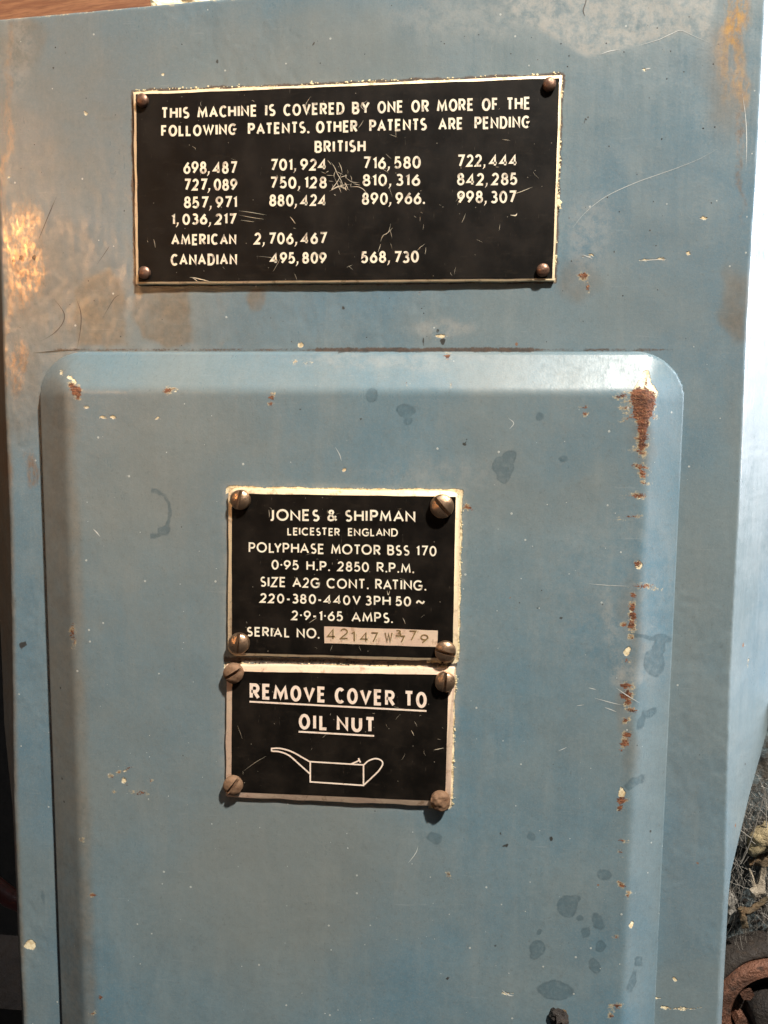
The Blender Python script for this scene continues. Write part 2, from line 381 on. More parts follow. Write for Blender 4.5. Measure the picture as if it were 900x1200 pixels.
def fields(u, v, which):
    wu = u+fbm(u/9, v/9, 3)*3.2; wv = v+fbm(u/9, v/9, 8)*3.2
    su = u+fbm(u/40, v/40, 23)*16; sv = v+fbm(u/40, v/40, 28)*16
    far = np.full(u.shape, 30.0)
    F = {k: far.copy() for k in ('rust', 'drop', 'chip', 'dark', 'seam_shade')}
    for k in ('brown', 'dust', 'yellow', 'wear_glow', 'film'): F[k] = np.zeros(u.shape)
    mn = lambda k, a: np.minimum(F[k], a, out=F[k])
    mx = lambda k, a: np.maximum(F[k], a, out=F[k])
    soft = lambda x, y, rx, ry, e=.6, A=1.0: A*sstep(1.0+e/2, 1.0-e/2, np.sqrt(((su-x)/rx)**2+((sv-y)/ry)**2))
    if which == 'cover':
        for x, y, rx, ry, a in [(590,547,13,13,0),(594,541,9,14,30),(665,1062,13,14,20),(668,1056,13,7,-20),(700,1079,7,11,-30),(709,1025,9,6,15),(687,1093,6,7,0),
            (630,1111,10,9,0),(627,1116,6,7,0),(703,1109,6,7,20),(697,1132,7,9,-30),(651,1160,22,11,5),(509,982,10,7,10),(680,1076,4,4,0),(632,1092,3.5,3.5,0),
            (748,1127,5,7,0),(740,1150,5,14,20),(632,487,5,6,0),(436,463,7,8,0),(475,481,11,8,0),(478,493,5,5,0),(622,980,4.5,5,0),(660,538,5,4,0),(590,558,8,9,0),
            (771,760,8,14,10),(766,778,12,17,-10),(776,748,12,5,5),(745,915,13,6,-28),(738,921,8,4,-10),(762,836,9,4,-40),(752,845,4,12,15),(633,1168,0.1,0.1,0)]:
            mn('drop', ell(wu, wv, x, y, rx, ry, a))
        mn('drop', linesdf(wu, wv, [(740,743),(752,745),(768,748)])-2.5)
        ring = np.abs(ell(wu, wv, 180, 602, 19, 27))-2.2
        mn('drop', np.where(u > 176, ring, 30)); mn('drop', ell(wu, wv, 193, 622, 9, 7)+.8)
        # rust on the top right corner and down the right bend
        mn('rust', polysdf(wu, wv, [(737,460),(748,452),(758,455),(768,459),(767,473),(764,488),(760,500),(757,514),(756,528),(748,530),(748,512),(746,498),(741,480)]))
        for x, y, rx, ry, a in [(751,514,8,2.6,5),(754,521,5,3,0),(748,525,6,2,-8),(753,531,6,2.4,6),(749,537,3,1.5,0),(762,460,6,2,20),(740,470,6,2,-10),(741,486,5,1.6,0),(766,490,3,1.4,0),(729,464,7,3,-10),(733,478,5,2,0),(734,492,5,1.6,-5),(751,548,8,3.5,10),(753,555,5,4,0),(744,545,7,2,-5),(753,565,5,1.6,0),(749,581,11,2,-4),
            (740,606,8,1.8,-8),(749,606,2.5,1.5,0),(748,660,4,4.5,30),(752,687,14,2.4,4),(742,699,3,3,0),(741,712,4.5,7,0),(741,722,4,7,0),(741,733,5,6,0),(731,731,4,3,0),
            (740,747,3.5,2.6,0),(735,773,5,3,0),(734,804,7.5,4.5,0),(734,815,8,5,20),(736,822,6,4,0),(740,831,5.5,3.5,0),(734,844,4.5,2.5,-20),(735,862,5,5,30),(733,871,6,4,-40),
            (729,880,4,2,0),(728,938,6.5,5,0),(727,946,4.5,6,0),(729,986,4,1.6,0),(728,1000,2,3,0),(729,1037,6,3.5,30),(737,1048,2,3,0),(723,1099,4,2.2,15),(722,1180,6,3,0),
            (716,1190,3,4,0),(684,477,3,2.5,0),(686,485,4,3,-30),(757,448,2,8,0),
            (88,457,7,7.5,0),(84,453,4,4,0),(92,463,4,4,0),(196,457,6,3.4,0),(204,457,3,1.6,0),(318,465,3.5,5,0),(317,474,3.5,3,0),(85,740,3,8,0),(87,752,2,6,0),
            (529,450,2.2,2,0),(476,451,2,2,0),(549,594,8.5,2.8,28),(131,910,2.5,1.6,0),(140,905,1.6,1.6,0),(150,918,2.6,1.8,0),(163,929,7,2.2,5),(176,914,2.6,2.2,0),
            (150,901,2.5,1.4,0),(135,928,1.4,1.4,0),(109,1049,4,2.8,-15),(118,1167,3,2.6,0),(109,1187,2.6,2,-20),(526,1026,2.4,3.6,-20),(96,984,2.6,1.4,0),(345,424,2,1.5,0),(524,418,3,4,0),(362,424,2.5,1.2,0)]:
            mn('rust', ell(wu, wv, x, y, rx, ry, a))
        mn('chip', polysdf(wu, wv, [(754,432),(759,432),(763,446),(772,458),(768,468),(742,464),(741,456),(750,446)])+.6)
        mn('chip', np.abs(polysdf(wu, wv, [(737,460),(768,459),(767,475),(763,495),(758,530),(748,530),(745,497)]))+.5)
        for x, y, rx, ry in [(735,763,5,4.5),(728,931,4,5),(728,926,2,4),(749,661,3.5,5),(739,717,2,4),(741,725,2.5,5),(83,442,4,2.5),(88,447,3,3),(120,489,4,1.8),(133,488,3,2),(102,477,3,1.4),
            (749,582,4,2),(594,1165,5,1.6),(740,1083,2.6,3.2),(402,551,2.4,3),(186,490,4,1.2),(146,903,1.8,1.8),(146,915,2.2,3),(72,436,1.5,3),(206,460,2,1.2)]:
            mn('chip', ell(wu, wv, x, y, rx, ry)+.1)
        mn('chip', np.maximum(linesdf(wu, wv, [(385,415),(440,417),(520,416),(560,415)])-1.0, 0)+2.2)
        mn('dark', linesdf(u, wv, [(396,412),(470,411.5),(622,411)])-1.0)
        for x, y, r in [(595,992,1.8),(590,992,2),(645,984,2),(587,977,1.5),(657,724,2),(351,479,1.6),(397,480,1.5),(543,521,2.4),(547,516,1.6),(423,491,1.6),(416,476,1),(655,1190,5),(525,1146,1.6),(580,1107,1.4),(735,870,1)]:
            mn('dark', ell(wu, wv, x, y, r))
        mn('dark', ell(wu, wv, 650,1194,5,12,15))
        mx('film', .55*sstep(560, 250, su)*sstep(380, 520, v)*sstep(1100, 900, v)*.6)
        mx('film', soft(330, 1010, 150, 130, 1.0, .42)); mx('film', soft(180, 560, 120, 110, 1.0, .38)); mx('film', soft(640, 520, 150, 90, 1.0, .25))
        lf_ = u-(50+(v-480)*.035); mx('brown', sstep(44, 32, lf_+3*fbm(u/30, v/60, 33))*sstep(425, 480, v)*(.62-.12*fbm(u/14, v/50, 35)));  # left flank's warm shade, with some dirt, painted as brown
        mx('brown', soft(68, 510, 18, 70, .8, .75)); mx('brown', soft(70, 760, 22, 400, .8, .42)); mx('brown', soft(82, 1060, 18, 300, .8, .5))  # first three: more of the left flank's painted shade and dirt
        mx('brown', soft(740, 725, 9, 60, 1.0, .35)); mx('brown', soft(734, 850, 9, 60, 1.0, .4)); mx('brown', soft(751, 505, 12, 50, 1, .4))
        mx('dust', soft(716, 730, 12, 45, 1.0, .6)); mx('dust', soft(450, 422, 110, 9, 1.0, .35)); mx('dust', soft(735, 790, 14, 16, 1, .8)); mx('dust', soft(720, 700, 90, 110, 1.0, .22))
        mx('dust', soft(500, 560, 80, 20, 1.0, .3))
        mn('seam_shade', np.where((u > 262) & (u < 536), np.abs(v-(773+(u-265)*.017))-3.5, 30))  # brown dirt between the plates, with the gap's shade in its colour
        for q, a, b in ((Q_MOT, 2.2, 5.5), (Q_OIL, 2.0, 5.0)):
            d = polysdf(u, v, q); side = (v < q[0][1]+8) | ((u > 500) & (d > -3))
            mn('chip', np.where(side & (v < q[2][1]+4), np.abs(d)-a+.6*fbm(u/14, v/14, 61)*3, 30))
            mx('dust', sstep(b+7, 0, d)*.5*(d > -2))
    else:
        # casing
        d = polysdf(u, v, Q_PAT)
        mn('chip', np.where((v < 112) & (u > 150), np.abs(d)-.4+fbm(u/12, v/12, 63)*2.6, 30))
        mn('chip', np.where(u > 640, np.abs(d)-.2+fbm(u/10, v/10, 64)*2.8, 30))
        mn('seam_shade', np.where(d > -2, d-2.6+fbm(u/10, v/10, 65)*2, 30))
        mn('chip', np.minimum(np.minimum(ell(wu,wv,654,235,4,9,0)+1, linesdf(wu,wv,[(654,240),(665,252),(674,262),(668,272)])+.3), ell(wu,wv,352,389,0.1)))
        topd = np.where(u < 120, 411+0*u, 411)
        mn('seam_shade', np.abs(v-410)-1.8+np.where((u > 60) & (u < 790), 0, 30)+np.where((u > 370) & (u < 625), -.9, 1.0))
        for x, y, rx, ry, a in [(683,323,6,5,0),(688,337,4,6,0),(491,343,2,5,0),(352,404,1,1,0),(510,396,.1,.1,0)]:
            mn('rust', ell(wu, wv, x, y, rx, ry, a)+.6)
        for x, y, rx, ry in [(352,404,3,2.2),(516,393,5,1.6),(757,305,5,1),(772,304,7,1),(808,297,2,2),(824,254,3,1.6),(756,81,3,1.4),(690,300,5,1.2),(191,88,1.4,1.8),(99,133,1.4,1.8),(9,207,1.6,1.6),(36,1108,6,5.4),(875,772,1.4,8),(780,1180,3.5,2),(800,1182,12,.8),(770,1170,5,.9),(630,1150,.1,.1),(790,1148,2,2)]:
            mn('chip', ell(wu, wv, x, y, rx, ry)-.2)
        for x, y, r in [(254,71,2),(518,400,3.4),(512,387,1.8),(402,361,1.6),(61,80,1.4),(719,296,1.4),(686,140,1),(26,757,3),(29,755,2.2),(16,306,2.2),(25,303,3),(40,302,2.4),(575,182,1.5),(333,443,1)]:
            mn('dark', ell(wu, wv, x, y, r, r*1.4))
        mn('dark', linesdf(u, v, [(496,396),(496,405)])-.8); mn('dark', linesdf(u, v, [(683,146),(690,136)])-.8)
        mn('dark', np.maximum(linesdf(wu, wv, [(45,890),(49,940),(46,1000),(50,1060)])-.1, 0)+1.3)
        for x, y, rx, ry, a in [(50,1050,4,14,0),(44,900,3,10,0),(805,1000,.1,.1,0)]: mn('drop', ell(wu, wv, x, y, rx, ry, a)+2)
        bu, bv = u+fbm(u/18, v/26, 81)*7, v+fbm(u/18, v/18, 82)*6
        mx('brown', sstep(5, -5, polysdf(bu, bv, [(88,338),(100,322),(128,316),(142,334),(147,352),(148,404),(90,405),(84,372)])))
        mx('brown', .85*sstep(4, -3, polysdf(bu, bv, [(158,345),(190,338),(222,340),(223,398),(200,407),(190,402),(168,396),(157,370)])))
        mx('brown', .5*sstep(6, -6, polysdf(bu, bv, [(60,300),(96,296),(120,318),(90,340),(66,350)]))); mx('brown', soft(300, 352, 14, 18, .4, .8))
        mx('brown', soft(20, 52, 34, 34, .7, .7)); mx('brown', soft(50, 330, 70, 90, .9, .55)); mx('brown', soft(60, 130, 110, 110, 1.2, .36))
        mx('brown', soft(857, 355, 16, 42, .7, .75)); mx('brown', soft(860, 400, 12, 130, 1.0, .12)); mx('brown', soft(678, 322, 22, 26, .7, .5)); mx('brown', soft(30, 460, 22, 60, .8, .45))
        mx('brown', soft(850, 90, 25, 70, 1, .5))
        mx('brown', .3*sstep(8, 0, polysdf(u, v, Q_PAT))*(v > 325))  # cast shadow below the plate tinted into the paint
        mx('film', .30*sstep(420, 60, su)*sstep(560, 400, v)); mx('film', soft(330, 60, 180, 60, 1, .32)); mx('film', soft(800, 850, 30, 300, 1, .12)); mx('film', soft(780, 330, 80, 120, 1, .2))
        dd = polysdf(u+fbm(u/16,v/16,71)*5, v+fbm(u/16,v/16,72)*5, [(560,-40),(600,18),(640,40),(690,66),(725,58),(773,46),(798,37),(833,52),(845,-40)])
        mx('dust', sstep(5, -6, dd)*.95); mx('dust', soft(560, 20, 90, 30, 1, .4))
        mx('dust', soft(690, 270, 30, 45, 1, .45)); mx('dust', soft(520, 390, 40, 14, 1, .6)); mx('dust', soft(15, 60, 20, 60, .8, .5))
        mx('yellow', soft(860, 18, 18, 44, .7, 1.0)); mx('yellow', soft(868, 85, 12, 36, .9, .6)); mx('yellow', soft(852, 60, 14, 50, 1, .5))
        mx('wear_glow', soft(28, 300, 26, 62, .8, 1.0)); mx('wear_glow', soft(22, 430, 9, 30, .7, .9)); mx('wear_glow', soft(30, 553, 7, 18, .7, .9)); mx('wear_glow', soft(8, 450, 5, 120, .8, .8)); mx('wear_glow', soft(6,190,5,200,.8,.6))  # gold reflections along the left edge, coloured in as polished patches
        mx('wear_glow', soft(868, 170, 4, 80, .8, .7))
        el_ = np.interp(v, [0,200,400,600,800,940,1200], [4,6,8,15,18,20,31]); mx('brown', sstep(4, -2, u-el_)*(.45+.3*sstep(200, 500, v)))  # dim warm tone of the left side face put into the colour
        mn('seam_shade', np.where(v > 462, np.abs(u-(48.5+(v-480)*.0345))-2.2, 30))  # shadow beside the cover's left lip, painted as a dark strip
        # chipped top edge
        le = linesdf(u, v, [(-60,28),(0,22),(230,0),(400,-16)])
        mn('chip', np.where(u < 300, le-.5+fbm(u/8, v/8, 75)*1.6, 30)); mn('rust', np.where(u < 300, le-.9+fbm(u/12, v/12, 77)*3.0, 30))
    for k in ('rust', 'drop', 'chip', 'dark', 'seam_shade'): F[k] = np.clip(F[k], -20, 30)
    return F

# ------------------------------------------------------------------ the machine
mach = empty('grinding_machine', P(450, 1200), 'worn blue grey painted machine casing carrying three black data plates on its front', 'machine')

# casing: front face, side flanks that flare above and draw in below
H = 33.0
vrows_px = np.array([-60, 22, 200, 400, 600, 800, 905, 940, 1040, 1200, 1330.])
def xs_on_plane(pts):
    p = P(np.array([a for a, b in pts], float), np.array([b for a, b in pts], float)); o = np.argsort(p[:, 2])
    return p[o, 2], p[o, 0]
lz, lx = xs_on_plane([(-4,-40),(-2,22),(1,200),(6,400),(15,600),(18,800),(20,940),(26,1100),(31,1200),(36,1330)])
rz, rx = xs_on_plane([(896,-60),(892,5),(882,200),(870,400),(862,600),(852,800),(849,905),(846,1040),(838,1195),(833,1330)])
zt_a, zt_b = P(0, 22), P(230, 0.5)
def ztop(x): return zt_a[2]+(x-zt_a[0])*(zt_b[2]-zt_a[2])/(zt_b[0]-zt_a[0])
zbot = P(450, 1330)[2]
lwz, lww = [P(0,v)[2] for v in (1330,1200,1000,945,900,860,700,0,-100)], [5,5,6,7,36,62,92,110,110]
rwz, rww = [P(880,v)[2] for v in (1330,1200,1060,1035,960,905,800,500,-100)], [5,5,6,11,66,116,170,190,190]
def casing():
    zs = np.concatenate([np.linspace(0, 1, 640)])
    face_t = np.linspace(0, 1, 450)
    rnd = np.linspace(0, 1, 9)[1:]
    fl = np.array([.02,.06,.12,.2,.3,.4,.5,.6,.7,.8,.88,.94,.98,1.0])
    rows = []
    toprows = [(0.0, 150.), (0.0, 5.), (0.0, 3.0), (-.8, 1.2), (-2.2, .2)]
    allz = [(None, dz, y) for dz, y in toprows]+[(t, 0, 0) for t in zs]
    for t, dz, yy in allz:
        # nominal z by the row parameter at mid x, then per column top line
        def zof(x):
            top = ztop(x)
            if t is None: return top+dz
            return (top-3.2)+(zbot-(top-3.2))*t
        z0 = zof(-100) 
        xl = np.interp(z0, lz, lx); xr = np.interp(z0, rz, rx)
        wl = np.interp(z0, lwz, lww); wr = np.interp(z0, rwz, rww)
        R = 7.0; ang = math.radians(50)
        X = []; Y = []
        # left back skirt, flank, round
        ca, sa = math.cos(ang), math.sin(ang)
        ex, ey = R*math.sin(ang), R*(1-math.cos(ang))
        X += [xl-ex-wl*ca-2.5, xl-ex-wl*ca-2.5, xl-ex-wl*ca-1.8]; Y += [220+ey+wl*sa, ey+wl*sa+4, ey+wl*sa+1.4]
        for k in fl[::-1]: X.append(xl-ex-wl*k*ca); Y.append(ey+wl*k*sa)
        for k in rnd[::-1]: X.append(xl-R*math.sin(ang*k)); Y.append(R*(1-math.cos(ang*k)))
        fx = xl+(xr-xl)*face_t; X += list(fx); Y += list(0*fx)
        for k in rnd: X.append(xr+R*math.sin(ang*k)); Y.append(R*(1-math.cos(ang*k)))
        for k in fl: X.append(xr+ex+wr*k*ca); Y.append(ey+wr*k*sa)
        X += [xr+ex+wr*ca+1.8, xr+ex+wr*ca+2.5, xr+ex+wr*ca+2.5]; Y += [ey+wr*sa+1.4, ey+wr*sa+4, 220+ey+wr*sa]
        X = np.array(X); Y = np.array(Y)+yy
        rows.append(np.stack([X, Y, zof(X)], 1))
    G = np.stack(rows); nr, nc = G.shape[:2]
    V = G.reshape(-1, 3).copy()
    # cast unevenness
    und = fbm(V[:,0]/170, V[:,2]/170, 5)*1.5
    V[:,1] += und*(V[:,1] < 140)
    # edges knocked about
    V[:,1] += np.where(V[:,1] > .05, fbm(V[:,0]/9, V[:,2]/14, 15)*.5, 0)
    i = np.arange(nr-1)[:, None]*nc+np.arange(nc-1)[None]
    Fc = np.stack([i, i+nc, i+nc+1, i+1], -1).reshape(-1, 4)
    u, v = proj(V)
    # remove far-off values
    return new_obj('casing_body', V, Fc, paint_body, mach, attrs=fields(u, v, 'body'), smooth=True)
casing()

# cover: pressed lid with sloping flanks and rounded corners
def body_y(X, Z): return fbm(X/170, Z/170, 5)*1.5
def cover_y(X, Z): return -(H+fbm(X/150, Z/150, 44)*1.2+fbm(X/34, Z/34, 46)*.18)
CL = P(np.array([50,75.]), np.array([480,1195.]))[:, 0].mean(); CRt = P(np.array([803,765.]), np.array([480,1195.]))[:, 0].mean()
CT = P(430, 412)[2]; CB = zbot-40
def cover():
    st = 2.0
    xs = np.arange(CL-2*st, CRt+2.5*st, st); zs = np.arange(CB, CT+2.5*st, st)
    X, Z = np.meshgrid(xs, zs)
    R = 56.0
    cx, hx = (CL+CRt)/2, (CRt-CL)/2; zc = CT-2000.; hz = 2000.
    def sd(x, z):
        qx = np.abs(x-cx)-hx+R; qz = (z-zc)-hz+R
        return np.minimum(np.maximum(qx, qz), 0)+np.hypot(np.maximum(qx, 0), np.maximum(qz, 0))-R
    D = sd(X, Z); e = .5
    gx = (sd(X+e, Z)-sd(X-e, Z))/(2*e); gz = (sd(X, Z+e)-sd(X, Z-e))/(2*e)
    near = (D > -st*.72)  # snap border ring onto the outline
    Xs = np.where(near, X-gx*D, X); Zs = np.where(near, Z-gz*D, Z)
    inside = D < st*.9
    ok = inside[:-1,:-1] & inside[1:,:-1] & inside[:-1,1:] & inside[1:,1:]
    nr, nc = X.shape
    i = np.arange(nr-1)[:, None]*nc+np.arange(nc-1)[None]
    Fq = np.stack([i, i+1, i+nc+1, i+nc], -1)[ok]
    d = np.clip(-sd(Xs, Zs), 0, None)
    # section: thin lip, straight flank, soft shoulder
    wf = np.where(True, 52.0, 0)
    t = np.clip(d/wf, 0, 1)
    k = t*1.12
    prof = np.where(t < .78, t/.89, 1-((1-t)/.22)**2*(1-.78/.89)) 
    prof = np.where(t >= 1, 1, prof)
    lip = 8.0*sstep(0, 1.5, d)
    h = lip+(H-8.0)*prof
    h = h+fbm(Xs/150, Zs/150, 44)*1.2*sstep(0, 60, d)+fbm(Xs/34, Zs/34, 46)*.18
    V = np.stack([Xs.ravel(), (-h).ravel(), Zs.ravel()], 1)
    used = np.unique(Fq); mp = -np.ones(len(V), int); mp[used] = np.arange(len(used))
    V = V[used]; Fq = mp[Fq]
    # skirt from the border down past the casing face
    ed = np.concatenate([Fq[:, [0,1]], Fq[:, [1,2]], Fq[:, [2,3]], Fq[:, [3,0]]])
    key = np.sort(ed, 1); _, inv, cnt = np.unique(key, axis=0, return_inverse=True, return_counts=True)
    be = ed[cnt[inv.ravel()] == 1]
    bv = np.unique(be); m2 = -np.ones(len(V), int); m2[bv] = np.arange(len(bv))+len(V)
    low = V[bv].copy(); low[:, 1] = 3.0
    V2 = np.concatenate([V, low])
    sk = np.stack([be[:,1], be[:,0], m2[be[:,0]], m2[be[:,1]]], 1)
    Fa = np.concatenate([Fq, sk])
    u, v = proj(V2)
    o = new_obj('cover', V2, Fa, paint_cover, mach, attrs=fields(u, v, 'cover'), smooth=True)
    o['label'] = 'raised pressed steel cover with rounded corners and rust down its right bend'
    return o
cover()

# ------------------------------------------------------------------ lettering: a drawn single-stroke alphabet
def arc(cx, cy, rx, ry, a0, a1, n=14):
    return [(cx+rx*math.cos(math.radians(a0+(a1-a0)*i/n)), cy+ry*math.sin(math.radians(a0+(a1-a0)*i/n))) for i in range(n+1)]
O = lambda: [arc(.5,.5,.5,.5,0,360,28)]
G_ = {
 'A': (.74, [[(0,0),(.5,1),(1,0)], [(.17,.32),(.83,.32)]]),
 'B': (.52, [[(0,0),(0,1),(.5,1)]+arc(.55,.76,.38,.24,90,-90,8)+[(0,.52)], [(0,.52),(.5,.52)]+arc(.55,.26,.45,.26,90,-90,8)+[(0,0)]]),
 'C': (.76, [arc(.56,.5,.56,.5,48,312,22)]),
 'D': (.70, [[(0,0),(0,1),(.4,1)]+arc(.42,.5,.58,.5,90,-90,16)+[(0,0)]]),
 'E': (.46, [[(1,1),(0,1),(0,0),(1,0)], [(0,.52),(.88,.52)]]),
 'F': (.44, [[(1,1),(0,1),(0,0)], [(0,.5),(.88,.5)]]),
 'G': (.80, [arc(.54,.5,.54,.5,48,330,22)+[(1,.22),(1,.46),(.58,.46)]]),
 'H': (.64, [[(0,0),(0,1)], [(1,0),(1,1)], [(0,.52),(1,.52)]]),
 'I': (.0, [[(0,0),(0,1)]]),
 'J': (.24, [[(1,1),(1,.16)]+arc(.3,.16,.7,.2,0,-100,7)]),
 'L': (.42, [[(0,1),(0,0),(1,0)]]),
 'M': (.80, [[(0,0),(.12,1),(.5,.18),(.88,1),(1,0)]]),
 'N': (.66, [[(0,0),(0,1),(1,0),(1,1)]]),
 'O': (.86, O()),
 'P': (.50, [[(0,0),(0,1),(.5,1)]+arc(.55,.73,.45,.27,90,-90,8)+[(0,.46)]]),
 'R': (.54, [[(0,0),(0,1),(.5,1)]+arc(.52,.74,.42,.26,90,-90,8)+[(0,.48)], [(.42,.48),(1,0)]]),
 'S': (.44, [arc(.5,.75,.44,.25,50,180,8)+arc(.5,.76,.44,.26,180,262,6)[1:]+[(.56,.47)]+arc(.5,.25,.5,.25,75,-140,14)]),
 'T': (.54, [[(0,1),(1,1)], [(.5,0),(.5,1)]]),
 'U': (.60, [[(0,1),(0,.36)]+arc(.5,.36,.5,.36,180,360,12)+[(1,1)]]),
 'V': (.66, [[(0,1),(.5,0),(1,1)]]),
 'W': (1.0, [[(0,1),(.27,0),(.5,.92),(.73,0),(1,1)]]),
 'X': (.62, [[(0,0),(1,1)], [(0,1),(1,0)]]),
 'Y': (.60, [[(0,1),(.5,.45),(1,1)], [(.5,0),(.5,.45)]]),
 'Z': (.56, [[(0,1),(1,1),(0,0),(1,0)]]),
 '0': (.54, [arc(.5,.5,.5,.5,0,360,26)]),
 '1': (.16, [[(0,.80),(1,1),(1,0)]]),
 '2': (.48, [arc(.5,.72,.46,.28,165,0,10)+arc(.5,.72,.46,.30,0,-38,4)[1:]+[(0,0),(1,0)]]),
 '3': (.44, [arc(.42,.76,.46,.24,140,-80,10)+[(.34,.53)], [(.34,.53)]+arc(.42,.26,.56,.27,85,-145,14)]),
 '4': (.60, [[(.74,0),(.74,1),(0,.24),(1,.24)]]),
 '5': (.46, [[(.88,1),(.18,1),(.10,.56)]+arc(.42,.32,.56,.31,110,-145,14)]),
 '6': (.52, [[(.80,1.0),(.42,.74),(.10,.46),(.02,.33)], arc(.5,.31,.5,.31,90,450,22)]),
 '7': (.50, [[(0,1),(1,1),(.3,0)]]),
 '8': (.48, [arc(.5,.76,.40,.24,-90,270,18), arc(.5,.26,.5,.26,90,450,20)]),
 '9': (.52, [[(.20,0),(.58,.26),(.90,.54),(.98,.67)], arc(.5,.69,.5,.31,90,450,22)]),
 '&': (.70, [[(1,0),(.22,.72),(.16,.84),(.24,.96),(.40,1),(.56,.95),(.62,.83),(.54,.68),(.18,.46),(.03,.28),(.08,.08),(.30,0),(.56,.04),(.78,.22),(.92,.46)]]),
 '-': (.26, [[(0,.40),(1,.40)]]),
 '~': (.72, [[(0,.30),(.10,.48),(.24,.58),(.38,.54),(.60,.38),(.76,.32),(.90,.40),(1,.58)]]),
}
CLOSED = {'O', '0', '8'}
def ribbon(pts, wd, closed=False, taper=False):
    """centre line -> left and right outline with mitred corners"""
    p = np.array(pts, float)
    keep = [0]+[i for i in range(1, len(p)) if np.hypot(*(p[i]-p[i-1])) > 1e-4]; p = p[keep]
    if closed and np.hypot(*(p[0]-p[-1])) < 1e-3: p = p[:-1]
    n = len(p); L = []; Rr = []
    for i in range(n):
        a = p[i-1] if (i > 0 or closed) else None; b = p[(i+1) % n] if (i < n-1 or closed) else None
        d1 = (p[i]-a) if a is not None else (b-p[i]); d2 = (b-p[i]) if b is not None else d1
        d1 = d1/np.hypot(*d1); d2 = d2/np.hypot(*d2)
        n1 = np.array([-d1[1], d1[0]]); n2 = np.array([-d2[1], d2[0]]); m = n1+n2; l = np.hypot(*m)
        m = m/l if l > .2 else n1
        k = min(1/max(np.dot(m, n1), .3), 2.6)
        ww = wd/2*(1 if not taper else max(.15, math.sin(math.pi*(i+.3)/(n-.4))))
        L.append(p[i]+m*k*ww); Rr.append(p[i]-m*k*ww)
    m_ = n if closed else n-1
    V = np.array(L+Rr); Fq = [((i+1) % n, i, n+i, n+(i+1) % n) for i in range(m_)]
    return V, Fq
LIFT = [0]
def put(mb, V2, F2, Y):
    LIFT[0] = (LIFT[0]+1) % 7
    p = P(V2[:, 0], V2[:, 1], Y-.02*LIFT[0]); mb.add(p, [f[::-1] for f in F2])
def rect_px(mb, x0, y0, x1, y1, Y):
    put(mb, np.array([(x0,y0),(x1,y0),(x1,y1),(x0,y1)], float), [(0,1,2,3)], Y)
KERN = {'LA': .04, 'LY': .22, 'YP': .08, 'AT': .16, 'TA': .16, 'PA': .12, 'AV': .15, 'RA': .06, 'RT': .05, 'OV': .05, 'VE': .06, 'FO': .04, 'LL': .0, 'LO': .07, 'TO': .06, 'OT': .06, 'HA': .05, 'AS': .05, 'MA': .04, 'AN': .04, 'CA': .04, 'AD': .03, 'IA': .03, 'AM': .03, 'CO': .03, 'L.': .1, 'ST': .03, 'AC': .06, '74': .05, '47': .05}
NARROW = dict(O=.60, C=.52, G=.60, D=.52, N=.54, M=.76, A=.62, V=.58, W=.9, H=.54, R=.48, P=.46, E=.40, S=.42, T=.46, U=.5, F=.38, L=.36, B=.48)
BOLD = dict(O=.50, C=.44, N=.52, M=.76, V=.56, R=.46, E=.36, T=.44, U=.46, L=.34)
def text(mb, s, x0, y0, x1, y1, h0, h1, sw, Y, gap=.17, space=.34, jit=.25, wid=None):
    """one line of lettering from (x0,y0) to (x1,y1) along its baseline, cap heights h0..h1, stroke sw"""
    kf = .25 if wid else 1
    prev = ' '; items = []; x = 0.0; hm = (h0+h1)/2; swr = sw/hm
    for i, ch in enumerate(s):
        if ch == ' ': x += space; prev = ' '; continue
        if ch in '.,·': wg = 0.0
        else: wg = (wid or {}).get(ch, G_[ch][0])
        x -= KERN.get(prev+ch, 0)*kf; items.append((ch, x, wg)); x += wg+gap+swr; prev = ch
    tot = x-gap-swr
    k = (x1-x0-sw)/(tot*hm)
    for ch, xs_, wg in items:
        t0 = xs_/tot
        bx = x0+sw/2+xs_*hm*k; f = (bx-x0)/(x1-x0); by = y0+(y1-y0)*f; h = h0+(h1-h0)*f
        sl = (y1-y0)/(x1-x0)
        jx, jy = random.uniform(-jit, jit), random.uniform(-jit, jit)
        def tr(p):
            px = p[0]*wg*hm*k; return (bx+px+jx, by+jy+sl*px-sw/2-p[1]*(h-sw))
        if ch in '.,·':
            yb = by+(0 if ch != '·' else -h*.42); r = sw*.56
            c = (bx, yb-r)
            if ch == ',':
                put(mb, np.array([(c[0]-r*.7, c[1]-r),(c[0]+r*.9, c[1]-r),(c[0]+r*.4, c[1]+r*1.2),(c[0]-r*1.1, c[1]+r*3.0),(c[0]-r*1.5,c[1]+r*2.8),(c[0]-r*.5,c[1]+r)]), [(0,1,2,3,4,5)], Y)
            else:
                put(mb, np.array([(c[0]+r*math.cos(a), c[1]+r*math.sin(a)) for a in np.linspace(0, 2*math.pi, 9)[:-1]]), [tuple(range(8))], Y)
            continue
        for st_ in G_[ch][1]:
            pts = [tr(p) for p in st_]
            closed = math.hypot(pts[0][0]-pts[-1][0], pts[0][1]-pts[-1][1]) < .02
            V2, F2 = ribbon(pts, sw*(1+random.uniform(-.05,.05)), closed)
            lo_, hi_ = by+jy+sl*(V2[:, 0]-bx), by+jy+sl*(V2[:, 0]-bx)-h
            V2[:, 1] = np.clip(V2[:, 1], hi_, lo_)
            put(mb, V2, F2, Y)

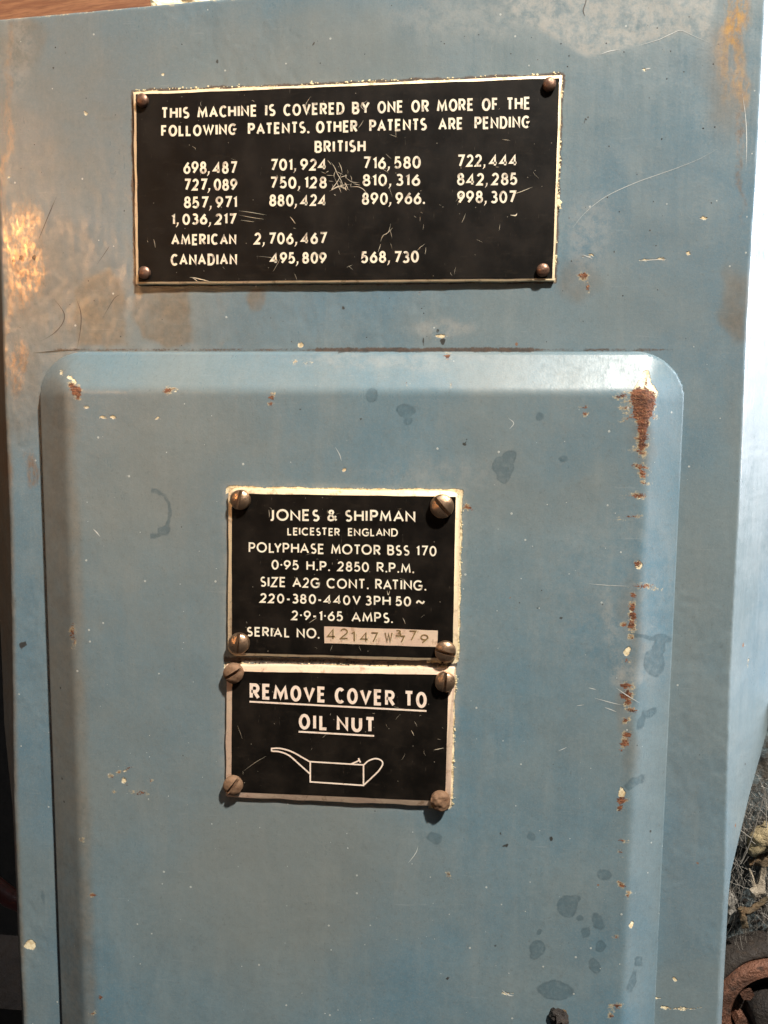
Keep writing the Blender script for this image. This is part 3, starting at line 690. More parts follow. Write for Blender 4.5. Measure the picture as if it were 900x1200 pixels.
# ------------------------------------------------------------------ plates
def quad_outline(q, rad, inset=(0,0,0,0), wob=0.0, seed=0, step=9.0):
    """rounded outline in the quad's own frame; inset l,t,r,b"""
    q = np.array(q, float); W = (np.hypot(*(q[1]-q[0]))+np.hypot(*(q[2]-q[3])))/2; Hh = (np.hypot(*(q[3]-q[0]))+np.hypot(*(q[2]-q[1])))/2
    l, t, r, b = inset; x0, x1, y0, y1 = l, W-r, t, Hh-b
    pts = []
    for (cx, cy, a0) in ((x0+rad, y0+rad, 180), (x1-rad, y0+rad, 270), (x1-rad, y1-rad, 0), (x0+rad, y1-rad, 90)):
        pts += arc(cx, cy, rad, rad, a0, a0+90, 5) if rad > .2 else [(cx, cy)]
    out = []
    n = len(pts)
    for i in range(n):
        a, b2 = np.array(pts[i]), np.array(pts[(i+1) % n]); d = np.hypot(*(b2-a)); m = max(1, int(d/step))
        for k in range(m): out.append(a+(b2-a)*k/m)
    out = np.array(out)
    if wob:
        out[:, 0] += fbm(out[:, 0]/22+seed, out[:, 1]/22, seed)*wob; out[:, 1] += fbm(out[:, 0]/22, out[:, 1]/22+seed, seed+9)*wob
    s, t_ = out[:, 0:1]/W, out[:, 1:2]/Hh
    return (q[0]*(1-s)+q[1]*s)*(1-t_)+(q[3]*(1-s)+q[2]*s)*t_
def slab(name, q, rad, Yb, th, mat, parent, wob=0.5, seed=1):
    o0 = quad_outline(q, rad, wob=wob, seed=seed); o1 = quad_outline(q, max(rad-.6, .1), (.7,)*4, wob=wob, seed=seed)
    n = len(o0); A = P(o0[:,0], o0[:,1], Yb-th)
    lo = A.copy(); lo[:,1] = Yb+1.2; md = A.copy(); md[:,1] = Yb-th+.6
    tp = P(o1[:,0], o1[:,1], Yb-th)
    V = np.concatenate([lo, md, tp]); f = []
    for i in range(n):
        j = (i+1) % n; f += [(i, j, n+j, n+i), (n+i, n+j, 2*n+j, 2*n+i)]
    f.append(tuple(range(2*n, 3*n)))
    o = new_obj(name, V, f, mat, parent); sharp(o, 50); return o
def field(name, q, rad, inset, Y, mat, parent, wob=.6, seed=3):
    o = quad_outline(q, rad, inset, wob=wob, seed=seed, step=6)
    A = P(o[:,0], o[:,1], Y-.25); B_ = P(o[:,0], o[:,1], Y+.5); n = len(A)
    return new_obj(name, np.concatenate([A, B_]), [tuple(range(n))]+[(i, (i+1) % n, n+(i+1) % n, n+i) for i in range(n)], mat, parent)

def dome_mesh(name, r, h, slot, mat, rough=.0, seed=0):
    nx = 26; xs = list(np.sin(np.linspace(-math.pi/2, math.pi/2, nx)))
    if slot: xs = sorted([x for x in xs if abs(abs(x)-.15) > .05]+[-.165,-.135,.135,.165])
    ny = 26; V = []
    for x in xs:
        ym = math.sqrt(max(0, 1-x*x))
        for t in np.sin(np.linspace(-math.pi/2, math.pi/2, ny)):
            y = ym*t; rr = math.hypot(x, y)
            z = .30+.70*math.sqrt(max(0, 1-(rr*.93)**2)) if rr < .985 else .0
            if rr >= .985: z = -.15
            if slot and abs(x) <= .14 and rr < .97: z = min(z, .44)
            z += fbm(np.array(x*2.4+seed), np.array(y*2.4), seed)*rough
            V.append((x*r, -z*h, y*r))
    f = []
    n = len(xs)
    for i in range(n-1):
        for j in range(ny-1):
            a = i*ny+j; f.append((a, a+ny, a+ny+1, a+1))
    me = bpy.data.meshes.new(name); me.from_pydata([tuple(np.array(v)*S) for v in V], [], f); me.update()
    me.materials.append(mat)
    me.polygons.foreach_set('use_smooth', np.ones(len(me.polygons), bool))
    try: me.set_sharp_from_angle(angle=math.radians(48))
    except Exception: pass
    return me
def fastener(name, me, px, Y, parent, rot=0, scale=1.0, label=None, tilt=(0,0)):
    o = bpy.data.objects.new(name, me); C.objects.link(o); p = P(px[0], px[1], Y)
    w0 = Vector((0,0,0)); q = parent
    while q is not None: w0 += q.location; q = q.parent
    o.location = Vector(tuple(p*S))-w0; o.rotation_euler = (tilt[0], math.radians(rot), tilt[1]); o.scale = (scale,)*3; o.parent = parent
    if label: o['label'] = label
    return o
rivet = dome_mesh('rivet', 7.2, 6.5, False, rivetm, .06, 2)
screwA = dome_mesh('screw', 11.6, 10.2, True, screwm, .05, 4)
screwB = dome_mesh('screw', 11.6, 10.2, True, screwd, .10, 6)
screwC = dome_mesh('screw', 11.4, 10.0, False, screwd, .28, 8)

# --- patents plate on the casing
TP = 5.6
pat = slab('patents_plate', Q_PAT, .8, 0, TP, brass, mach, wob=1.0, seed=5); pat['label'] = 'wide black patents plate riveted above the cover'
field('enamel_field', Q_PAT, .5, (3.2,3.0,3.0,2.8), -TP, enamel, pat, wob=.7)
YP = -TP-.42
def line(parent, mat, *specs, **k):
    mb = MB()
    for s_ in specs: text(mb, *s_, **k)
    return mb.build('lettering', mat, parent)
def L(s, x0, y0, x1, y1, h0, h1, sw, Y): return (s, x0, y0, x1, y1, h0, h1, sw, Y)
SWP = 2.6
line(pat, ink_pat, L('THIS MACHINE IS COVERED BY ONE OR MORE OF THE', 189,139.5,621.8,128.5,13.6,15.2,SWP,YP), space=.62, gap=.15, wid=NARROW)
line(pat, ink_pat, L('FOLLOWING  PATENTS. OTHER  PATENTS  ARE  PENDING', 189,160.4,621,150.2,13.4,15.0,SWP,YP), space=.48, gap=.15, wid=NARROW)
line(pat, ink_pat, L('BRITISH', 368.7,179.3,428.4,178,14.2,14.2,SWP,YP), wid=NARROW)
for row in ([('698, 487',214.7,277.6,203.8,203.4,14.6),('701, 924',316.7,383,200.2,199.6,14.0),('716, 580',425.5,492.8,198.2,197.6,14.6),('722, 444',536,606.5,195.8,194.8,14.6)],
            [('727, 089',215.6,278,223.6,223.2,14.0),('750, 128',316.7,382.7,221.2,220.6,14.0),('810, 316',424.6,492.3,218.4,217.8,14.2),('842, 285',535.6,606,217.4,216.8,14.6)],
            [('857, 971',215.6,277.8,244.3,243.8,14.0),('880, 424',315.5,382.7,242,241.5,14.0),('890, 966.',424,498,240.2,239.2,14.4),('998, 307',535.6,605,238.4,237.8,14.6)],
            [('1, 036, 217',200.7,276.8,263.6,263.0,13.2)],
            [('AMERICAN',200.8,277.2,287.4,287.0,13.2),('2, 706, 467',298,382.8,286.7,286.0,14.0)],
            [('CANADIAN',200,277.6,311.2,310.6,13.8),('495, 809',316.7,382.8,309.4,308.8,13.6),('568, 730',423.4,491,308.6,307.8,14.0)]):
    for s_, x0, x1, y0, y1, h in row:
        line(pat, ink_pat, L(s_, x0, y0, x1, y1, h, h, SWP-.1, YP), space=.22, wid=NARROW)
for px in ((167.5,118.5),(643.5,100),(170,320),(636,317)): fastener('rivet', rivet, px, -TP, pat, rot=random.uniform(0,360))

# --- motor plate on the cover
TM = 4.8
mot = slab('motor_plate', Q_MOT, 11, -H, TM, brass, mach, wob=1.2, seed=15); mot['label'] = 'black motor data plate with stamped serial number in the middle of the cover'
field('enamel_field', Q_MOT, .8, (4.6,6.2,5.6,3.2), -H-TM, enamel, mot, wob=.5)
YM = -H-TM-.42
line(mot, ink_cream, L('JONES & SHIPMAN', 315.5,610.4,486.8,612,13.8,13.8,2.35,YM), space=.46)
line(mot, ink_cream, L('LEICESTER  ENGLAND', 336.8,627.2,466.2,629,9.2,9.6,1.6,YM), space=.46)
line(mot, ink_cream, L('POLYPHASE MOTOR BSS 170', 291.2,647.4,511.6,652,12.2,12.2,1.95,YM), space=.50)
line(mot, ink_cream, L('0·95 H.P. 2850 R.P.M.', 318.3,667.6,485.2,671.8,11.6,11.8,1.9,YM), space=.55)
line(mot, ink_cream, L('SIZE A2G CONT. RATING.', 304.7,687.6,499.4,692.2,12.0,12.2,1.95,YM), space=.52)
line(mot, ink_cream, L('220-380-440V 3PH 50 ~', 304.7,706.4,498,711.2,11.4,11.6,1.95,YM), space=.30)
line(mot, ink_cream, L('2·9-1·65 AMPS.', 341.7,726.6,460.4,730.2,11.6,12.2,1.95,YM), space=.6)
line(mot, ink_cream, L('SERIAL NO.', 289.5,745.6,374.4,748.6,11.2,12.4,2.0,YM), space=.55)
q = [(380,734.2),(513,738.8),(512.6,758.2),(380,753.6)]
strip = field('serial_strip', q, .3, (0,0,0,0), -H-TM-.25, pinkm, mot, wob=.5)
mb = MB(); mb2 = MB(); YS = -H-TM-.85
for ch, x0, x1, yb, h in (('4',383,393,749,13),('2',398.5,408,748.5,12.5),('1',411.5,416,752,12.5),('4',422,431.5,752,12),('7',434.5,443,752.5,12),('W',450.5,460,753,12.5),('3',463.5,470.5,746,8),('7',468.5,474.5,753,8.5),('7',479,488,750.5,12),('9',492.5,502,753.6,10.5)):
    text(mb, ch, x0, yb, x1, yb+.2, h, h, 1.5, YS)
    random.seed(ord(ch)); text(mb2, ch, x0+.9, yb+.9, x1+.9, yb+1.1, h, h, .8, YS+.2, jit=.1)
mb2.build('stamp_highlight', brass, mot)  # pale offset strokes imitate the lit edges of the stamped digits
stm = mb.build('stamped_number', stamp, mot)
for px, rot, me, sc_ in (((282.5,585.5),12,screwA,1.0),((518,593),-42,screwA,1.16),((281,753),4,screwA,1.06),((522,762.5),-76,screwA,1.04)):
    fastener('screw', me, px, -H-TM, mot, rot=rot, scale=sc_)

# --- oil plate
TO = 4.6
oil = slab('oil_plate', Q_OIL, 2.2, -H, TO, pinkm, mach, wob=1.6, seed=25); oil['label'] = 'small black plate with an oil can drawing below the motor plate'
field('enamel_field', Q_OIL, .6, (7.0,7.8,6.6,6.6), -H-TO, enamel, oil, wob=.4)
YO = -H-TO-.42
line(oil, ink_pink, L('REMOVE COVER TO', 292.4,819.2,500.2,829.8,18.6,19.0,3.6,YO), space=.42, wid=BOLD)
line(oil, ink_pink, L('OIL NUT', 350.2,854.6,439.8,859,18.4,18.4,3.6,YO), space=.36, wid=BOLD)
mb = MB()
for a, b in (((292.4,822.2),(499.8,833.2)), ((350,857.4),(438.4,862.4))):
    V2, F2 = ribbon([a, ((a[0]+b[0])/2, (a[1]+b[1])/2), b], 2.0); put(mb, V2, F2, YO)
mb.build('underline', ink_pink, oil)
def spl(pts, n=8):
    p = [np.array(a, float) for a in pts]; p = [2*p[0]-p[1]]+p+[2*p[-1]-p[-2]]; out = []
    for i in range(1, len(p)-2):
        for k in range(n):
            t = k/n; out.append(.5*((2*p[i])+(-p[i-1]+p[i+1])*t+(2*p[i-1]-5*p[i]+4*p[i+1]-p[i+2])*t*t+(-p[i-1]+3*p[i]-3*p[i+1]+p[i+2])*t**3))
    out.append(p[-2]); return out
mb = MB(); sw = 1.7
for pts in ([(318.4,880.6),(318.2,877)], spl([(317.6,877.2),(328,877),(341,880.5),(354,887.5),(363.6,893)]), spl([(318.6,880.2),(328,881),(339,885.5),(350,895),(363,906.6)]),
            [(363.6,892.6),(426,896.4),(426,920.4),(363.6,916.2),(363.6,892.6)],
            spl([(426,896.6),(432,891.5),(440,889),(446.5,891),(448.4,895.5),(444,903),(436,911),(426,920.2)]),
            spl([(411.5,895.2),(417,893),(421,890.8),(420,888.6)]), [(420,889),(422.6,893.6)]):
    cl = len(pts) == 5
    V2, F2 = ribbon(pts, sw, cl); put(mb, V2, F2, YO)
mb.build('oil_can_drawing', ink_pink, oil)
for px, rot, me, sc_ in (((274.5,788),58,screwB,1.02),((521.5,798),4,screwA,1.0),((274,919),38,screwB,1.0),((516,937),0,screwC,1.02)):
    fastener('screw', me, px, -H-TO, oil, rot=rot, scale=sc_)

# --- dried filler squeezed out round the plates
def blobs(name, specs, mat, parent, kind='stuff'):
    mb = MB()
    for p, r, fl_ in specs:
        V = [];
        for k, (zz, rr) in enumerate(((0,1.0),(.45,.85),(.85,.45))):
            for j in range(6):
                a = j*math.pi/3+k*.4; q_ = random.uniform(.7, 1.25)
                V.append((p[0]+r*rr*q_*math.cos(a)*fl_[0], p[1]-zz*r*.3, p[2]+r*rr*q_*math.sin(a)*fl_[1]))
        V.append((p[0], p[1]-r*.32, p[2]))
        f = []
        for k in range(2):
            for j in range(6): f.append((k*6+j, k*6+(j+1) % 6, k*6+6+(j+1) % 6, k*6+6+j))
        for j in range(6): f.append((12+j, 12+(j+1) % 6, 18))
        mb.add(V, f)
    o = mb.build(name, mat, parent)
    if kind: o['kind'] = kind
    return o
def along(a, b, n, Y, r=(0.35,1.1), off=.8):
    out = []
    for i in range(n):
        t = random.random(); u_ = a[0]+(b[0]-a[0])*t; v_ = a[1]+(b[1]-a[1])*t
        dens = vnoise(np.array(u_/14), np.array(v_/14), 91)
        if dens < .35: continue
        out.append((P(u_+random.gauss(0, off), v_+random.gauss(0, off), Y), random.uniform(*r)*(.4+dens*.6), (random.uniform(.8,1.5), random.uniform(.8,1.3))))
    return out
sp = along((268,571),(538,575.5), 210, -H-1)+along((541,580),(537,772), 120, -H-1)+along((270,777.5),(532,782), 150, -H-1)+along((535,790),(530,944), 110, -H-1)
sp += along((534,576),(541,584), 20, -H-2.5)
blobs('filler_bead', sp, residue, mot)
sp = along((158,105.5),(658,86), 120, -1, (.5,1.3), .8)+along((658.5,95),(651,325), 60, -1, (.5,1.6), .9)+along((654,232),(655,242), 16, -2, (1,2.2), 1.4)
blobs('filler_bead', sp, residue, pat)
# dirt between the plates and a ring of grease round some screws
sp = along((272,774),(530,779), 120, -H-.4, (.6,1.6), 1.3)
blobs('packed_dirt', sp, sludge, mot)

# --- hairs, scratches
def strokes(name, lst, mat, parent, Y, label=None, taper=True):
    mb = MB()
    for pts, wd in lst:
        V2, F2 = ribbon(spl(pts, 6) if len(pts) > 2 else [pts[0], ((pts[0][0]+pts[1][0])/2+.3, (pts[0][1]+pts[1][1])/2), pts[1]], wd, taper=taper)
        if callable(Y):
            p = P(V2[:, 0], V2[:, 1], float(Y(np.array(0.), np.array(0.)))); p[:, 1] = Y(p[:, 0], p[:, 2])-.22; mb.add(p, [f[::-1] for f in F2])
        else: put(mb, V2, F2, Y)
    o = mb.build(name, mat, parent); o['kind'] = 'stuff'; return o
strokes('hair', [([(66,230),(59,246),(50,268),(43,285)],.9), ([(62,350),(69,358),(75,369),(72,380),(62,391),(47,400)],.8), ([(89,350),(94,366),(94,384),(90,409)],.9),
                 ([(38,413.5),(70,411),(103,409.5)],.9), ([(688,-6),(686,4),(683.5,12),(685.5,19)],1.5), ([(366,53),(368.5,49)],2.0), ([(140,345),(133,350),(120,372)],.7), ([(113,310),(124,294),(128,288)],.6)],
        hairm, mach, body_y)
strokes('scratch', [([(671,267),(683,252),(700,237),(718,226),(750,212),(790,198),(820,186),(843,173)],.55), ([(703,64),(714,60),(726,58)],1.1), ([(746,54),(760,50),(773,46),(786,40),(798,36),(812,42),(833,51)],.7),
                    ([(749,306),(765,304.5),(780,304)],1.0), ([(684,299),(694,303)],1.0), ([(756,81),(762,80)],1.6), ([(870,110),(874,140),(875,170),(874,200)],.9), ([(620,1150),(622,1150)],.4)], scratchm, mach, body_y)
strokes('scratch', [([(690,684),(713,686),(738,687)],.6), ([(722,806),(735,815),(750,824)],1.0), ([(697,818),(715,823),(728,826)],.8), ([(709,829),(722,834)],1.0), ([(478,1012),(487,1000),(490,992)],.7),
                    ([(596,490),(602,496),(597,503)],.8), ([(109,620),(113,624),(117,629)],1.2), ([(676,827),(684,826)],.8), ([(655,880),(664,876)],.8), ([(690,806),(698,808)],.8),
                    ([(393,524),(398,533),(400,540)],.9), ([(588,1160),(596,1166),(602,1167)],1.6)], scratchm, mach, cover_y)
# scuffs on the patents plate
strokes('scratch', [([(400,203),(396,212),(389,222),(398,218),(410,223)],0.90), ([(388,190),(392,196),(395,203),(400,212),(403,222)],0.78), ([(397,190),(400,197),(401,203)],0.60), ([(410,219),(420,219),(427,223),(430,229)],0.84),
                    ([(384,188),(388,193)],0.60), ([(404,207),(412,213),(421,214)],0.54), ([(386,224),(394,220),(402,217),(411,216)],0.66),([(392,208),(397,219),(400,226)],0.54),
                    ([(600,228),(612,224),(624,219)],0.60), ([(598,252),(604,252.5),(606,250)],1.44), ([(446,283),(449,276),(455,272),(458,262)],0.48), ([(443,295),(446,286)],0.48), ([(498,298),(499,290)],0.36),
                    ([(280,247),(295,249),(312,252)],0.42), ([(280,252),(296,255),(310,257)],0.36), ([(282,258),(298,260)],0.36), ([(250,331),(230,326),(222,325)],0.96),([(225,325),(233,331)],0.72),
                    ([(364,113),(358,124),(363,134)],0.42), ([(536,240),(541,228),(534,236)],0.48), ([(430,118),(423,124),(428,130)],0.60), ([(460,267),(452,275)],0.42), ([(420,150),(426,141)],0.48),
                    ([(366,303),(369,296)],0.36), ([(180,280),(182,290)],0.42), ([(320,318),(330,300)],0.24), ([(340,254),(346,262)],0.60), ([(300,300),(318,302),(322,305)],0.30)], platescr, pat, YP-.2)
strokes('scratch', [([(453.5,692),(455,697),(457,692)],0.78), ([(482,856),(485,862)],0.59), ([(508,879),(513,878),(520,876.5)],0.72), ([(262,860),(272,855)],0.33), ([(286,903),(300,893),(312,886)],0.26), ([(278,850),(284,866)],0.23),
                    ([(345,676),(352,684)],0.39), ([(362,730),(371,724)],0.45), ([(472,724),(475,731)],0.59), ([(315,597.5),(315.6,606)],0.59), ([(321,742),(319.5,737),(323,737.5)],0.72)], platescr, oil, YO-.2)
random.seed(21)
lst = []
for i in range(20):
    cx, cy = random.choice([(400,210,),(404,216),(396,222),(389,200)]); cx += random.gauss(0, 6); cy += random.gauss(0, 5)
    a = random.gauss(.9, .9); l = random.uniform(2, 9); lst.append(([(cx, cy), (cx+l*math.cos(a)/2+random.gauss(0,.6), cy+l*math.sin(a)/2), (cx+l*math.cos(a), cy+l*math.sin(a))], random.uniform(.3, .75)))
for i in range(50):
    cx, cy = random.uniform(168, 645), random.uniform(112, 322); a = random.gauss(1.3, .7); l = random.uniform(2, 14)
    lst.append(([(cx, cy), (cx+l*math.cos(a)/2+random.gauss(0,.5), cy+l*math.sin(a)/2), (cx+l*math.cos(a), cy+l*math.sin(a))], random.uniform(.12, .32)))
strokes('scratch', lst, platescr, pat, YP-.25)
lst = []
for i in range(40):
    cx, cy = random.uniform(278, 522), random.uniform(590, 932); a = random.gauss(1.0, 1.0); l = random.uniform(2, 9)
    if 764 < cy < 790: continue
    lst.append(([(cx, cy), (cx+l*math.cos(a)/2+random.gauss(0,.5), cy+l*math.sin(a)/2), (cx+l*math.cos(a), cy+l*math.sin(a))], random.uniform(.12, .30)))
strokes('scratch', lst, platescr, mot, YM-.35)
lst = []
for i in range(70):
    cx, cy = random.gauss(412, 26), random.gauss(126, 7); a = random.gauss(1.35, .3); l = random.uniform(2, 7)
    lst.append(([(cx, cy), (cx+l*math.cos(a)/2, cy+l*math.sin(a)/2), (cx+l*math.cos(a), cy+l*math.sin(a))], random.uniform(.12, .28)))
strokes('scratch', lst, enamel, pat, YP-.35)
# loose grit on the paint
sp = []
for i in range(150):
    u_, v_ = random.uniform(95, 740), random.uniform(480, 1200)
    if 255 < u_ < 550 and 560 < v_ < 960: continue
    q_ = P(u_, v_, -H); q_[1] = cover_y(q_[0], q_[2]); sp.append((q_, random.uniform(.25, .6)*(1 if random.random() < .94 else 1.7), (1, 1)))
blobs('grit', sp, scratchm, mach)
sp = []
for i in range(150):
    u_, v_ = random.uniform(20, 860), random.uniform(20, 405)
    if 150 < u_ < 662 and 84 < v_ < 336: continue
    q_ = P(u_, v_, 0); q_[1] = body_y(q_[0], q_[2]); sp.append((q_, random.uniform(.35, .9), (1, 1)))
blobs('grit', sp, sludge, mach)

# ------------------------------------------------------------------ surroundings
def box_px(name, x0, y0, x1, y1, Y0, Y1, mat, rough=0.0, n=14, seed=0):
    """block whose front face spans the surveyed outline at depth Y0"""
    xs = np.linspace(0, 1, n); a = P(x0, y0, Y0); b = P(x1, y1, Y0)
    V = []; f = []
    for j in range(n):
        for i in range(n):
            x = a[0]+(b[0]-a[0])*xs[i]; z = a[2]+(b[2]-a[2])*xs[j]
            V.append((x, Y0-rough*float(fbm(np.array(x/30.), np.array(z/30.), seed, 4)), z))
    for j in range(n-1):
        for i in range(n-1):
            q_ = j*n+i; f.append((q_, q_+n, q_+n+1, q_+1))
    m = len(V); V += [(a[0],Y1,a[2]),(b[0],Y1,a[2]),(b[0],Y1,b[2]),(a[0],Y1,b[2])]
    top = list(range(n)); bot = list(range((n-1)*n, n*n)); lf = [j*n for j in range(n)]; rt = [j*n+n-1 for j in range(n)]
    f += [tuple(top+[m+1, m]), tuple(bot[::-1]+[m+3, m+2]), tuple(lf[::-1]+[m, m+3]), tuple(rt+[m+2, m+1]), (m, m+1, m+2, m+3)]
    return new_obj(name, V, f, mat)
wall = box_px('wall', -900, -700, 1900, 2000, 900, 940, darkm, 2, 6); wall['kind'] = 'structure'; wall['label'] = 'dark workshop wall behind the machine'
wb = box_px('wooden_board', -420, -330, 420, 120, 170, 200, woodm, 0, 10)
# tilt so that the grain climbs to the right
wb.rotation_euler = (0, math.radians(-5), 0)
tag(wb, 'reddish brown wooden board behind the top left edge of the machine', 'board')
# crumpled paper
mb = MB(); nx, ny = 16, 8; V = []
for j in range(ny):
    for i in range(nx):
        s_, t_ = i/(nx-1), j/(ny-1)
        uu = 168+s_*90; vv = -28+t_*(36)+ (6-12*abs(s_-.55))*0
        if j == ny-1: vv = 12-6*s_
        y = 120+7*float(fbm(np.array(s_*4.), np.array(t_*3.), 7))*2
        V.append(P(uu+10*t_*(1-s_), vv, y))
f = [(j*nx+i, j*nx+nx+i, j*nx+nx+i+1, j*nx+i+1) for j in range(ny-1) for i in range(nx-1)]
V = np.array(V); nV = len(V); Vb = V+np.array([0, 1.0, 0])
tag(new_obj('paper_scrap', np.concatenate([V, Vb]), f+[tuple(nV+i for i in q_[::-1]) for q_ in f], paperm), 'crumpled cream paper scrap lying over the machine top beside the wooden board', 'paper')

# lower left: dark gap with a red pipe and a brown bench
bn = box_px('workbench', -400, 1150, 130, 1500, 240, 420, floorm, 1.5, 12, 3); tag(bn, 'dark brown bench edge low behind the left side of the machine', 'bench')
def tube(mb, pts, r, n=12, cap=True, wob=0):
    p = [np.array(a, float) for a in pts]; V = []
    for i, a in enumerate(p):
        d = (p[min(i+1, len(p)-1)]-p[max(i-1, 0)]); d /= np.linalg.norm(d)
        x = np.cross(d, (0,0,1.)); 
        if np.linalg.norm(x) < .1: x = np.cross(d, (0,1.,0))
        x /= np.linalg.norm(x); y = np.cross(d, x); rr = r[i] if hasattr(r, '__len__') else r
        for k in range(n):
            t = 2*math.pi*k/n; q_ = 1+wob*random.uniform(-1, 1); V.append(a+(x*math.cos(t)+y*math.sin(t))*rr*q_)
    f = [(i*n+k, i*n+(k+1) % n, (i+1)*n+(k+1) % n, (i+1)*n+k) for i in range(len(p)-1) for k in range(n)]
    if cap: f += [tuple(range(n))[::-1], tuple((len(p)-1)*n+k for k in range(n))]
    mb.add(V, f)
mb = MB(); tube(mb, [P(-60,1010,190), P(-10,1035,190), P(12,1052,190), P(40,1064,190)], 14, 16)
o = mb.build('red_pipe', redm, smooth=True); sharp(o, 50); tag(o, 'short red painted pipe in the dark gap left of the machine', 'pipe')

# lower right: dirty machine bed, rusty flange, debris, cobweb
bd = box_px('machine_bed', 800, 820, 1250, 1500, 95, 190, bedm, 9, 60, 5); tag(bd, 'grimy blue grey machine bed behind the lower right side of the casing', 'machine bed')
def lathe(prof, cen, n=72, wob=0.0, seed=0):
    V = []; f = []
    for r, y in prof:
        for k in range(n):
            a = 2*math.pi*k/n; rr = r*(1+wob*float(fbm(np.array(math.cos(a)*5+r*.2), np.array(math.sin(a)*5+y*.2), seed)))
            V.append((cen[0]+rr*math.cos(a), y+wob*30*float(fbm(np.array(math.cos(a)*7), np.array(math.sin(a)*7+r*.3), seed+3)), cen[2]+rr*math.sin(a)))
    for i in range(len(prof)-1):
        for k in range(n): f.append((i*n+k, i*n+(k+1) % n, (i+1)*n+(k+1) % n, (i+1)*n+k))
    return V, f
cen = P(909, 1192, 50)
fl_e = empty('rusty_flange', (cen[0], 90, cen[2]), 'round rusty flange with greasy rim at the lower right beside the machine', 'flange')
V, f = lathe([(86,98),(86,66),(83,60),(77,57),(74,58),(73,66)], cen, wob=.03, seed=3); o = new_obj('greasy_rim', V, f, sludge, fl_e, smooth=True)
V, f = lathe([(73,70),(73,52),(71,48),(66,46),(58,46),(55,49),(53,58),(52,80)], cen, wob=.006, seed=5); o = new_obj('ring', V, f, rustm, fl_e, smooth=True); sharp(o, 40)
V, f = lathe([(54,74),(30,72),(28,50),(24,44),(10,42),(0.1,42)], cen, wob=.03, seed=8); o = new_obj('hub', V, f, sludge, fl_e, smooth=True); sharp(o, 50)
mb = MB()
for k in range(6):
    a = math.radians(60*k+25); c = np.array([cen[0]+41*math.cos(a), 0, cen[2]+41*math.sin(a)])
    hexv = [(c[0]+9*math.cos(math.radians(60*j)), y, c[2]+9*math.sin(math.radians(60*j))) for y in (74, 56) for j in range(6)]
    new_obj('bolt', hexv, [(6,7,8,9,10,11)]+[(j, (j+1) % 6, 6+(j+1) % 6, 6+j) for j in range(6)], rustm, fl_e)
sp = [(P(random.uniform(836,915), random.uniform(1050,1200), 92), random.uniform(1, 3.6), (1,1)) for i in range(260)]
o = blobs('grit', sp, sludge, None); tag(o, 'dark crumbs of grease and swarf caked around the rusty flange', 'dirt')

def lump(name, pts, mat, label, cat, rad, sub=2, amp=.25, seed=1):
    """knobbly solid following a spine"""
    mb = MB(); P3 = [P(*a) for a in pts]
    sp_ = spl(P3, 5); n = len(sp_); rr = np.interp(np.linspace(0, 1, n), np.linspace(0, 1, len(rad)), rad)
    V = []; m = 12
    for i, a in enumerate(sp_):
        d = np.array(sp_[min(i+1, n-1)])-np.array(sp_[max(i-1, 0)]); d = d/np.linalg.norm(d)
        x = np.cross(d, (0,1.,0)); x /= np.linalg.norm(x); y = np.cross(d, x)
        for k in range(m):
            t = 2*math.pi*k/m; q_ = 1+amp*float(fbm(np.array(i*.45+seed*5), np.array(math.cos(t)*1.6+math.sin(t)*2.1), seed))*2
            V.append(a+(x*math.cos(t)+y*math.sin(t))*rr[i]*q_)
    f = [(i*m+k, i*m+(k+1) % m, (i+1)*m+(k+1) % m, (i+1)*m+k) for i in range(n-1) for k in range(m)]+[tuple(range(m))[::-1], tuple((n-1)*m+k for k in range(m))]
    o = new_obj(name, V, f, mat, smooth=True); sharp(o, 60); return tag(o, label, cat)
lump('debris_chunk', [(882,1000,70),(890,985,66),(902,978,66),(925,972,70)], creamd, 'yellowish cream chunk caught in the cobweb right of the machine', 'debris', [6,12,15,13], amp=.4, seed=2)
lump('debris_chunk', [(878,1012,72),(892,1008,70),(912,1004,72)], mossd, 'dark brown crust just under the cream chunk beside the machine', 'debris', [3,6,7], amp=.5, seed=4)
lump('bone_fragment', [(896,1012,66),(893,1030,64),(888,1044,62),(884,1052,62)], boned, 'pale bone like forked scrap hanging below the cream chunk', 'scrap', [2.5,3.5,4,8,5], amp=.5, seed=5)
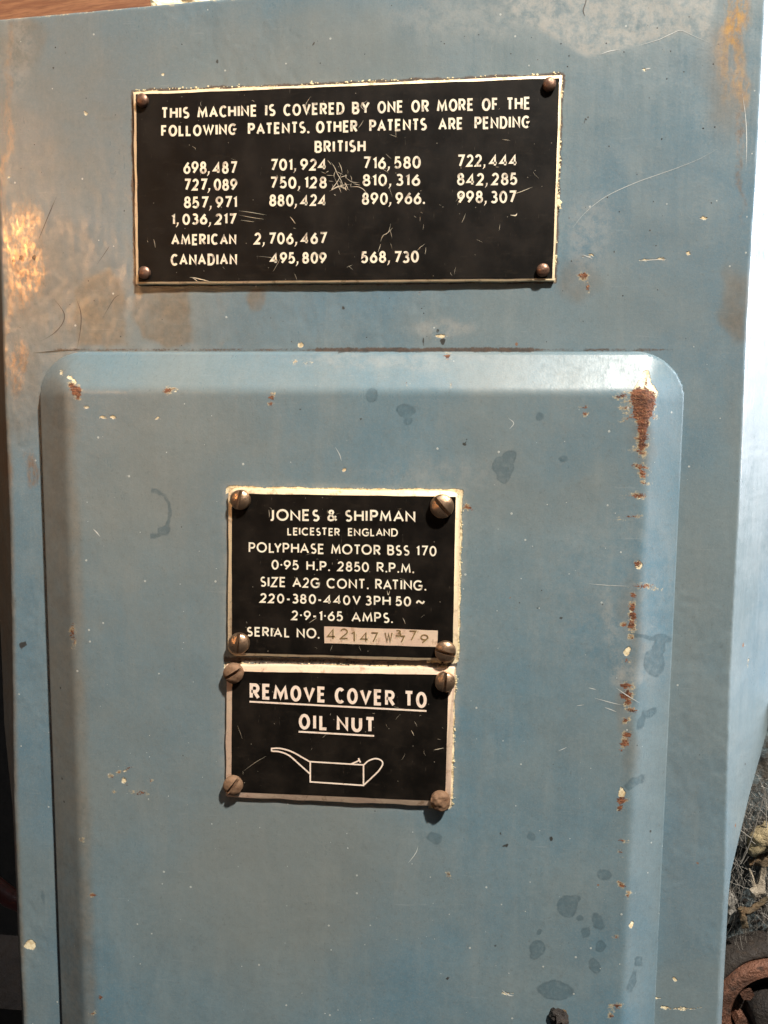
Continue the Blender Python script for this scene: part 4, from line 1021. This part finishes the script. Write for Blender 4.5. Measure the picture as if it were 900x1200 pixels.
lump('bone_fragment', [(878,1018,68),(883,1034,64),(886,1048,62)], boned, 'thin pale prong beside the forked scrap nearest the machine', 'scrap', [1.2,1.8,3], amp=.5, seed=6)
lump('debris_hook', [(900,1052,68),(884,1064,66),(872,1068,64),(866,1066,64)], mossd, 'brown hooked crust lying on the blue grey machine bed', 'debris', [3.5,4,4.5,3], amp=.5, seed=7)
lump('debris_hook', [(868,1064,64),(871,1076,64),(873,1086,66)], mossd, 'short rusty brown peg pointing down above the flange', 'debris', [4,4.5,4], amp=.4, seed=8)
lump('dust_pad', [(851,1046,84),(858,1062,82),(852,1078,86)], webm, 'grey fluffy dust pad wedged against the lower right edge of the casing', 'dust', [7,10,5], amp=.5, seed=9)
mb = MB()
for i in range(420):
    u0, v0 = random.uniform(846,930), random.uniform(905,1075); a = random.gauss(1.25, .6); l = random.uniform(15, 75)
    u1, v1 = u0+math.cos(a)*l, v0+math.sin(a)*l
    y0, y1 = random.uniform(62, 92), random.uniform(62, 92)
    m_ = [P(u0+(u1-u0)*t+random.gauss(0, 1.1), v0+(v1-v0)*t+random.gauss(0, 1.1), y0+(y1-y0)*t) for t in np.linspace(0, 1, 6)]
    tube(mb, m_, random.uniform(.1, .32), 3, False)
for (a, b) in (((897,925),(880,985)),((880,982),(850,955)),((880,985),(905,1000)),((897,930),(899,990)),((880,985),(868,1012))):
    tube(mb, [P(a[0]+(b[0]-a[0])*t, a[1]+(b[1]-a[1])*t+2*math.sin(t*3), 60) for t in np.linspace(0, 1, 7)], .55, 5, False)
o = mb.build('cobweb', webm); tag(o, 'dusty grey cobweb strands stretched right of the casing above the flange', 'cobweb', kind='stuff')

lump('oil_clot', [(647,1196,-H-2),(650,1188,-H-3),(655,1189,-H-4),(660,1197,-H-3.5),(664,1210,-H-2)], sludge, 'dark crusty oil clot stuck on the blue cover at its bottom edge', 'clot', [3,6.5,7,7,5], amp=.5, seed=12)
lump('oil_clot', [(655,1184,-H-1.5),(662,1187,-H-2.5),(665,1192,-H-1.5)], mossd, 'small brown flake at the tip of the dark clot on the cover', 'flake', [1.5,2.4,1.2], amp=.5, seed=14)
